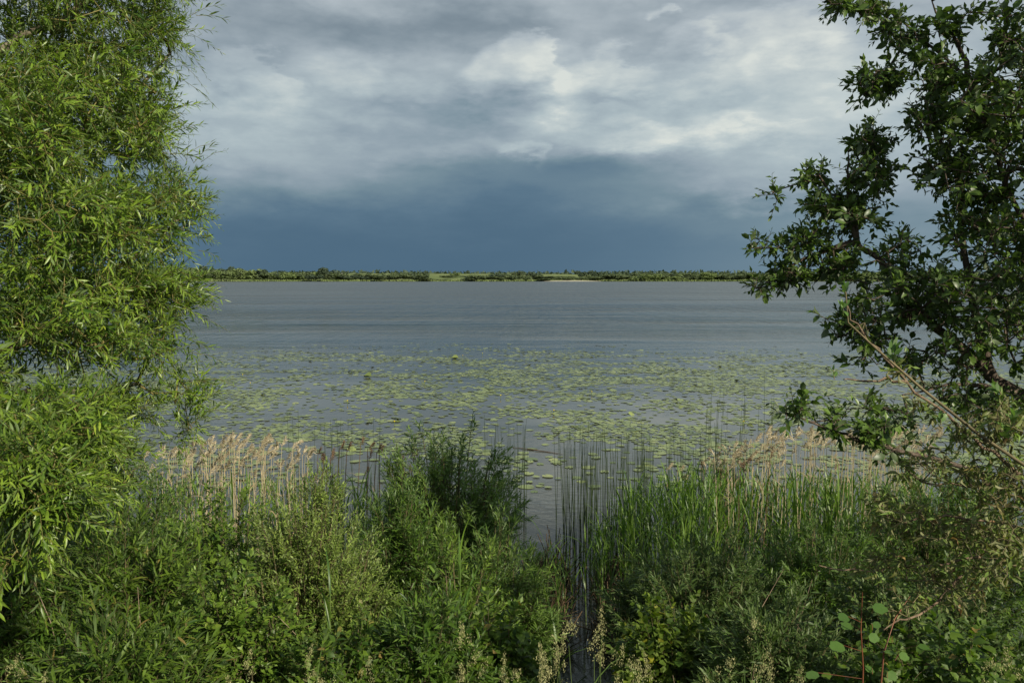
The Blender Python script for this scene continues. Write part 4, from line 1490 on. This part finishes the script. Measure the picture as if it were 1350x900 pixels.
stand(GPROT, 30, (330, 545), (8.6, 10.2), lin([330, 545], [628, 640]), 1.65, 'leafy green reed behind the silvery willow bush', 'green reeds left of the centre willow', 'reed', .06)
stand(GPROT, 18, (1160, 1300), (8.6, 10.2), lin([1160, 1300], [625, 615]), 1.65, 'leafy green reed at the right behind the apple twigs', 'green reeds behind the right apple', 'reed', .06)
# tall single green reeds among the near bushes
for (px, top, D, lab) in [(605, 668, 5.6, 'tall green reed standing alone before the pale green bush'), (722, 668, 6.6, 'tall green reed with long blades on the left channel bank'),
                          (735, 700, 6.4, 'second tall green reed on the left channel bank'), (345, 660, 7.6, 'green reed rising behind the round leaved bush'),
                          (425, 735, 5.4, 'green reed poking out of the silvery bush')]:
    x = (px - 675) / F * D
    g = float(gz(x, D))
    place(GPROT[rr.randrange(6)], None, x, D, g, P(px, top, D)[2] - g, 1.65, rr.uniform(0, 6), .03, lab, 'reed', None)

def reed_bed(n, pxr, Dr, topf, seed, label='thick mass of green reeds filling the right reed stand'):
    r_ = random.Random(seed)
    Vs, Ts, tn, off = [], [], [], 0
    bl = [blade(.40 + .05 * i, .021, 1.32 - .05 * i, .35 + .28 * i) for i in range(5)]
    sv, sq = tube([(0, 0, 0), (0, 0, .7), (.02, 0, 1.35)], [.0048, .0035, .002], 4)
    st = np.vstack([sq[:, [0, 1, 2]], sq[:, [0, 2, 3]]])
    for i in range(n):
        px, D = r_.uniform(*pxr), r_.uniform(*Dr)
        x = (px - 675) / F * D
        sc = max(P(px, topf(px) + abs(r_.gauss(0, 16)) - 8, D)[2], .5) / 1.65
        base = Matrix.Translation((x, D, 0)) @ Matrix.Rotation(r_.uniform(0, 6.28), 4, 'Z') @ Matrix.Rotation(r_.gauss(0, .05), 4, 'X') @ Matrix.Diagonal((sc ** .5, sc ** .5, sc, 1))
        for j in range(-1, 6):
            if j < 0:
                v, t_, m = sv, st, base
            else:
                v, t_ = bl[(i + j) % 5]
                m = base @ Matrix.Translation((0, 0, .35 + .19 * j)) @ Matrix.Rotation(j * 3.14 + r_.uniform(-.7, .7), 4, 'Z')
            m = np.array(m)
            Vs.append(v @ m[:3, :3].T + m[:3, 3]); Ts.append(t_ + off); off += len(v)
            tn.append(np.full(len(v), r_.uniform(.05, .9)))
    link('reed_bed', mesh_from('reed_bed', np.vstack(Vs), np.vstack(Ts), tint=np.concatenate(tn), mats=[M['reedleaf']]), kind='stuff', label=label)


reed_bed(230, (835, 1300), (9.0, 11.2), lin([835, 900, 1160, 1300], [636, 612, 622, 620]), 77)

reed_bed(80, (195, 545), (8.8, 10.6), lin([195, 545], [612, 628]), 78, 'green reeds mixed among the dry left reed stand')

# rushes: thin bare stems straight from the water
def rushes(n, pxr, Dr, topf, label, group, hsc=1.0):
    for i in range(n):
        px, D = rr.uniform(*pxr), rr.uniform(*Dr)
        x = (px - 675) / F * D
        h = max(P(px, topf(px) + rr.gauss(0, 14), D)[2], .4)
        o = link('rush', SR[rr.randrange(4)], label=label, cat='rush', group=group)
        o.location = (x, D, -.02)
        o.scale = (1, 1, h)
        o.rotation_euler = (rr.gauss(0, .03), rr.gauss(0, .03), rr.uniform(0, 6.28))


rushes(130, (733, 860), (9.8, 12.8), lin([733, 790, 850], [580, 582, 585]), 'thin dark rush rising from open water right of the channel', 'rushes in the open water')
rushes(60, (850, 990), (10, 12.5), lin([850, 990], [588, 580]), 'thin dark rush in front of the right reed stand', 'rushes before the right stand')
rushes(26, (380, 520), (11.5, 14), lin([380, 520], [560, 560]), 'thin green rush among the pads above the left stand', 'rushes left among the pads')
rushes(24, (640, 700), (11, 14), lin([640, 700], [560, 575]), 'thin rush among pads right behind the centre willow', 'rushes behind the centre willow')
rushes(26, (930, 1090), (15, 24), lin([930, 1090], [525, 520]), 'short thin rush far out among the right lily pads', 'rushes far out on the right')
# dead broken stems round the channel
for i in range(290):
    px, D = rr.uniform(700, 860), rr.uniform(8.3, 10.8)
    x = (px - 675) / F * D
    if abs(px - 775) < 20 and rr.random() < .88:
        continue
    o = link('broken_reed', SB[rr.randrange(3)], label='dark dead broken reed stem in the muddy channel shallows', cat='reed stem', group='broken reed stems in the shallows')
    o.location = (x, D, -.02)
    o.scale = (1, 1, rr.uniform(.15, .7))
    o.rotation_euler = (rr.gauss(0, .35), rr.gauss(0, .35), rr.uniform(0, 6.28))
n = 7000
lx_ = RNG.uniform(695, 860, n)
ld = RNG.uniform(8.0, 11.0, n)
lx = (lx_ - 675) / F * ld
cl_ = vnoise(lx * 1.6 + 9, ld * 1.6, 14)
ok = (cl_ > .52) & (np.abs(lx_ - 772) > 26)
lx, ld = lx[ok], ld[ok]
n = len(lx)
LV = Leaves()
LV.add(np.stack([lx, ld, RNG.uniform(0, .06, n)], 1), unit(np.stack([RNG.normal(0, 1, n), RNG.normal(0, 1, n), RNG.uniform(0, .9, n)], 1)), unit(RNG.normal(size=(n, 3))), RNG.uniform(.08, .35, n), RNG.uniform(.008, .02, n), RNG.uniform(.02, .99, n))
link('reed_litter', Leaves.mesh('reed_litter', LV.get(), 'small', M['litter']), kind='stuff', label='dark rotting reed litter floating along the channel edges')
# floating twig
tv_, tq_ = tube([W(676, 590) + (0, 0, .01), W(700, 593) + (0, 0, .02), W(722, 596) + (0, 0, .01), W(742, 599) + (0, 0, .015)], [.006, .012, .01, .004], 5)
link('floating_stick', mesh_from('floating_stick', tv_, tq_, smooth_=True, mats=[M['brown']]), label='thin dark stick floating on the calm open water', cat='stick')
for o in PROT + DPROT + GPROT:
    for c in list(o.children):
        bpy.data.objects.remove(c)
    bpy.data.objects.remove(o)

# ---- grass flower heads at the bottom edge
def head_mesh(seed, open_=.5, ln=.12):
    r = np.random.default_rng(seed)
    LV = Leaves()
    nb = 7
    for b in range(nb):
        t_ = b / (nb - 1)
        a = r.uniform(0, 6.28)
        reach = open_ * .05 * (1 - t_) * r.uniform(.4, 1.3)
        c = np.array([math.cos(a) * reach, math.sin(a) * reach, t_ * ln + reach * .6])
        n = int(34 * (1.1 - .5 * t_))
        p = c + r.normal(0, 1, (n, 3)) * np.array([.006, .006, .012]) * (1.3 - .6 * t_)
        d = unit(r.normal(0, .45, (n, 3)) + np.array([0, 0, 1]))
        LV.add(p, d, unit(r.normal(size=(n, 3))), r.uniform(.006, .011, n), r.uniform(.0025, .004, n), r.uniform(.02, .99, n))
    return Leaves.mesh('flower_head', LV.get(), 'small', M['grasshead'])


HEADS = [head_mesh(400 + i, [.2, .6, 1.0, 1.4][i % 4], .09 + .012 * (i % 3)) for i in range(6)]
GS = stem_me(M['green'], .0014, .0009, .06, sides=4)
GB = [mesh_from('leaf', *blade(.30 + .08 * i, .007, 1.3, .8 + .5 * i), mats=[M['grassblade']]) for i in range(3)]
heads = [(585, 868, 2.7), (619, 812, 3.1), (641, 855, 3.2), (665, 872, 3.0), (676, 858, 3.4), (712, 842, 3.2), (722, 830, 3.4), (736, 852, 3.1), (748, 880, 2.9), (770, 812, 3.0), (778, 800, 3.2),
         (790, 838, 3.0), (800, 850, 3.2), (806, 878, 2.8), (838, 862, 3.2), (848, 875, 3.0), (884, 862, 3.1), (862, 892, 2.8), (694, 882, 3.0), (758, 858, 3.3), (398, 876, 3.2), (392, 892, 3.2), (410, 846, 4.0), (330, 855, 3.4),
         (305, 888, 3.2), (466, 862, 3.6), (984, 815, 2.9), (1000, 858, 2.7), (1014, 872, 2.7), (1030, 868, 2.9), (966, 880, 2.8), (1336, 848, 2.8), (1345, 880, 2.7), (15, 860, 3.5), (25, 880, 3.3), (1060, 888, 2.9)]
for i, (px, top, D) in enumerate(heads):
    x = (px - 675) / F * D
    g = float(gz(x, D))
    h = P(px, top, D)[2] - g
    zone = ('left' if px < 500 else 'centre' if px < 900 else 'right')
    lab = {'left': 'pale grass flower head at the bottom among the left shrubs', 'centre': 'pale cream grass flower head in the bottom centre tuft',
           'right': 'pale grass flower head at the bottom right of the hazel'}[zone]
    o = empty('cocksfoot_grass', (x, D, g), lab, 'grass stalk', 'grass heads at the bottom, ' + zone, rz=rr.uniform(0, 6.28))
    s = link('stem', GS, o)
    s.scale = (1, 1, h - .1)
    s2 = link('flower_head', HEADS[i % 6], o)
    s2.location = (.06, 0, h - .11)
    s2.rotation_euler = (rr.gauss(0, .15), rr.uniform(0, .25), rr.uniform(0, 6))
    for k in range(3):
        b = link('leaf', GB[k], o)
        b.location = (.06 * (k * .25) ** 2, 0, h * (.2 + .22 * k))
        b.rotation_euler = (0, 0, rr.uniform(0, 6.28))

# ---- aspen sapling with a red stem, bottom right
asx = Plant('aspen_sapling', P(1140, 880, 2.9) * np.array([1, 1, 0]) + np.array([0, 0, float(gz(1.27, 2.9))]), 'aspen sapling with reddish stem and large round leaves, bottom right', 'sapling', seed=71)
b0 = asx.root
top = P(1137, 780, 2.9)
asx.stem([b0 + (0, 0, -.05), P(1138, 880, 2.9), P(1135, 830, 2.9), top], [.003, .0026, .002, .001], M['redstem'], 'stem', 6)
asx.stem([b0 + (.02, 0, 0), P(1165, 860, 2.9), P(1180, 815, 2.95), P(1200, 785, 3.0)], [.0035, .003, .002, .001], M['redstem'], 'stem', 6)
lv = [(1150, 800, .068, .9), (1118, 812, .055, -.9), (1122, 822, .06, -.7), (1112, 850, .075, -1.0), (1078, 886, .065, -1.0), (1145, 838, .05, .8), (1165, 858, .055, .8), (1150, 880, .05, -.5),
      (1185, 862, .05, .8), (1150, 822, .04, .6), (1176, 838, .045, -.6), (1210, 850, .05, .6), (1170, 885, .05, .4)]
for (px, py, sz, sx) in lv:
    p = P(px, py, 2.9 + asx.r.uniform(-.1, .1))
    asx.L.add(p[None], np.array([[sx, -.35, asx.r.uniform(-.35, .25)]]), unit(np.array([[0, -.5, .9]]) + asx.r.normal(0, .35, (1, 3))), sz * .78, sz * .74, .5)
    st = P(float(np.clip(px, 1136, 1180)), py + 8, 2.9)
    asx.tw.append((st[None], p[None], np.array([.0012]), np.array([.001])))
A = asx.L.get()
rest = leaf_objects(asx.o, A, 'fan', M['aspen'], 60, asx.root)
p0, p1, r0, r1 = (np.concatenate([t[i] for t in asx.tw]) for i in range(4))
V, Q = frusta(p0 - asx.root, p1 - asx.root, r0, r1, 3)
link('twigs', mesh_from('twigs', V, Q, mats=[M['redstem']]), asx.o, kind='stuff')

SC.cycles.max_bounces = 6
SC.cycles.diffuse_bounces = 3
SC.cycles.transmission_bounces = 4
SC.cycles.glossy_bounces = 3
SC.cycles.use_denoising = True

_u = {o.data.name: (len(o.data.polygons) * (2 if len(o.data.polygons) and len(o.data.polygons[0].vertices) == 4 else 1), o.name, o.parent.name if o.parent else '') for o in SC.objects if o.type == 'MESH'}
print('TRIS', sum(v[0] for v in _u.values()), sorted(_u.values())[-16:])
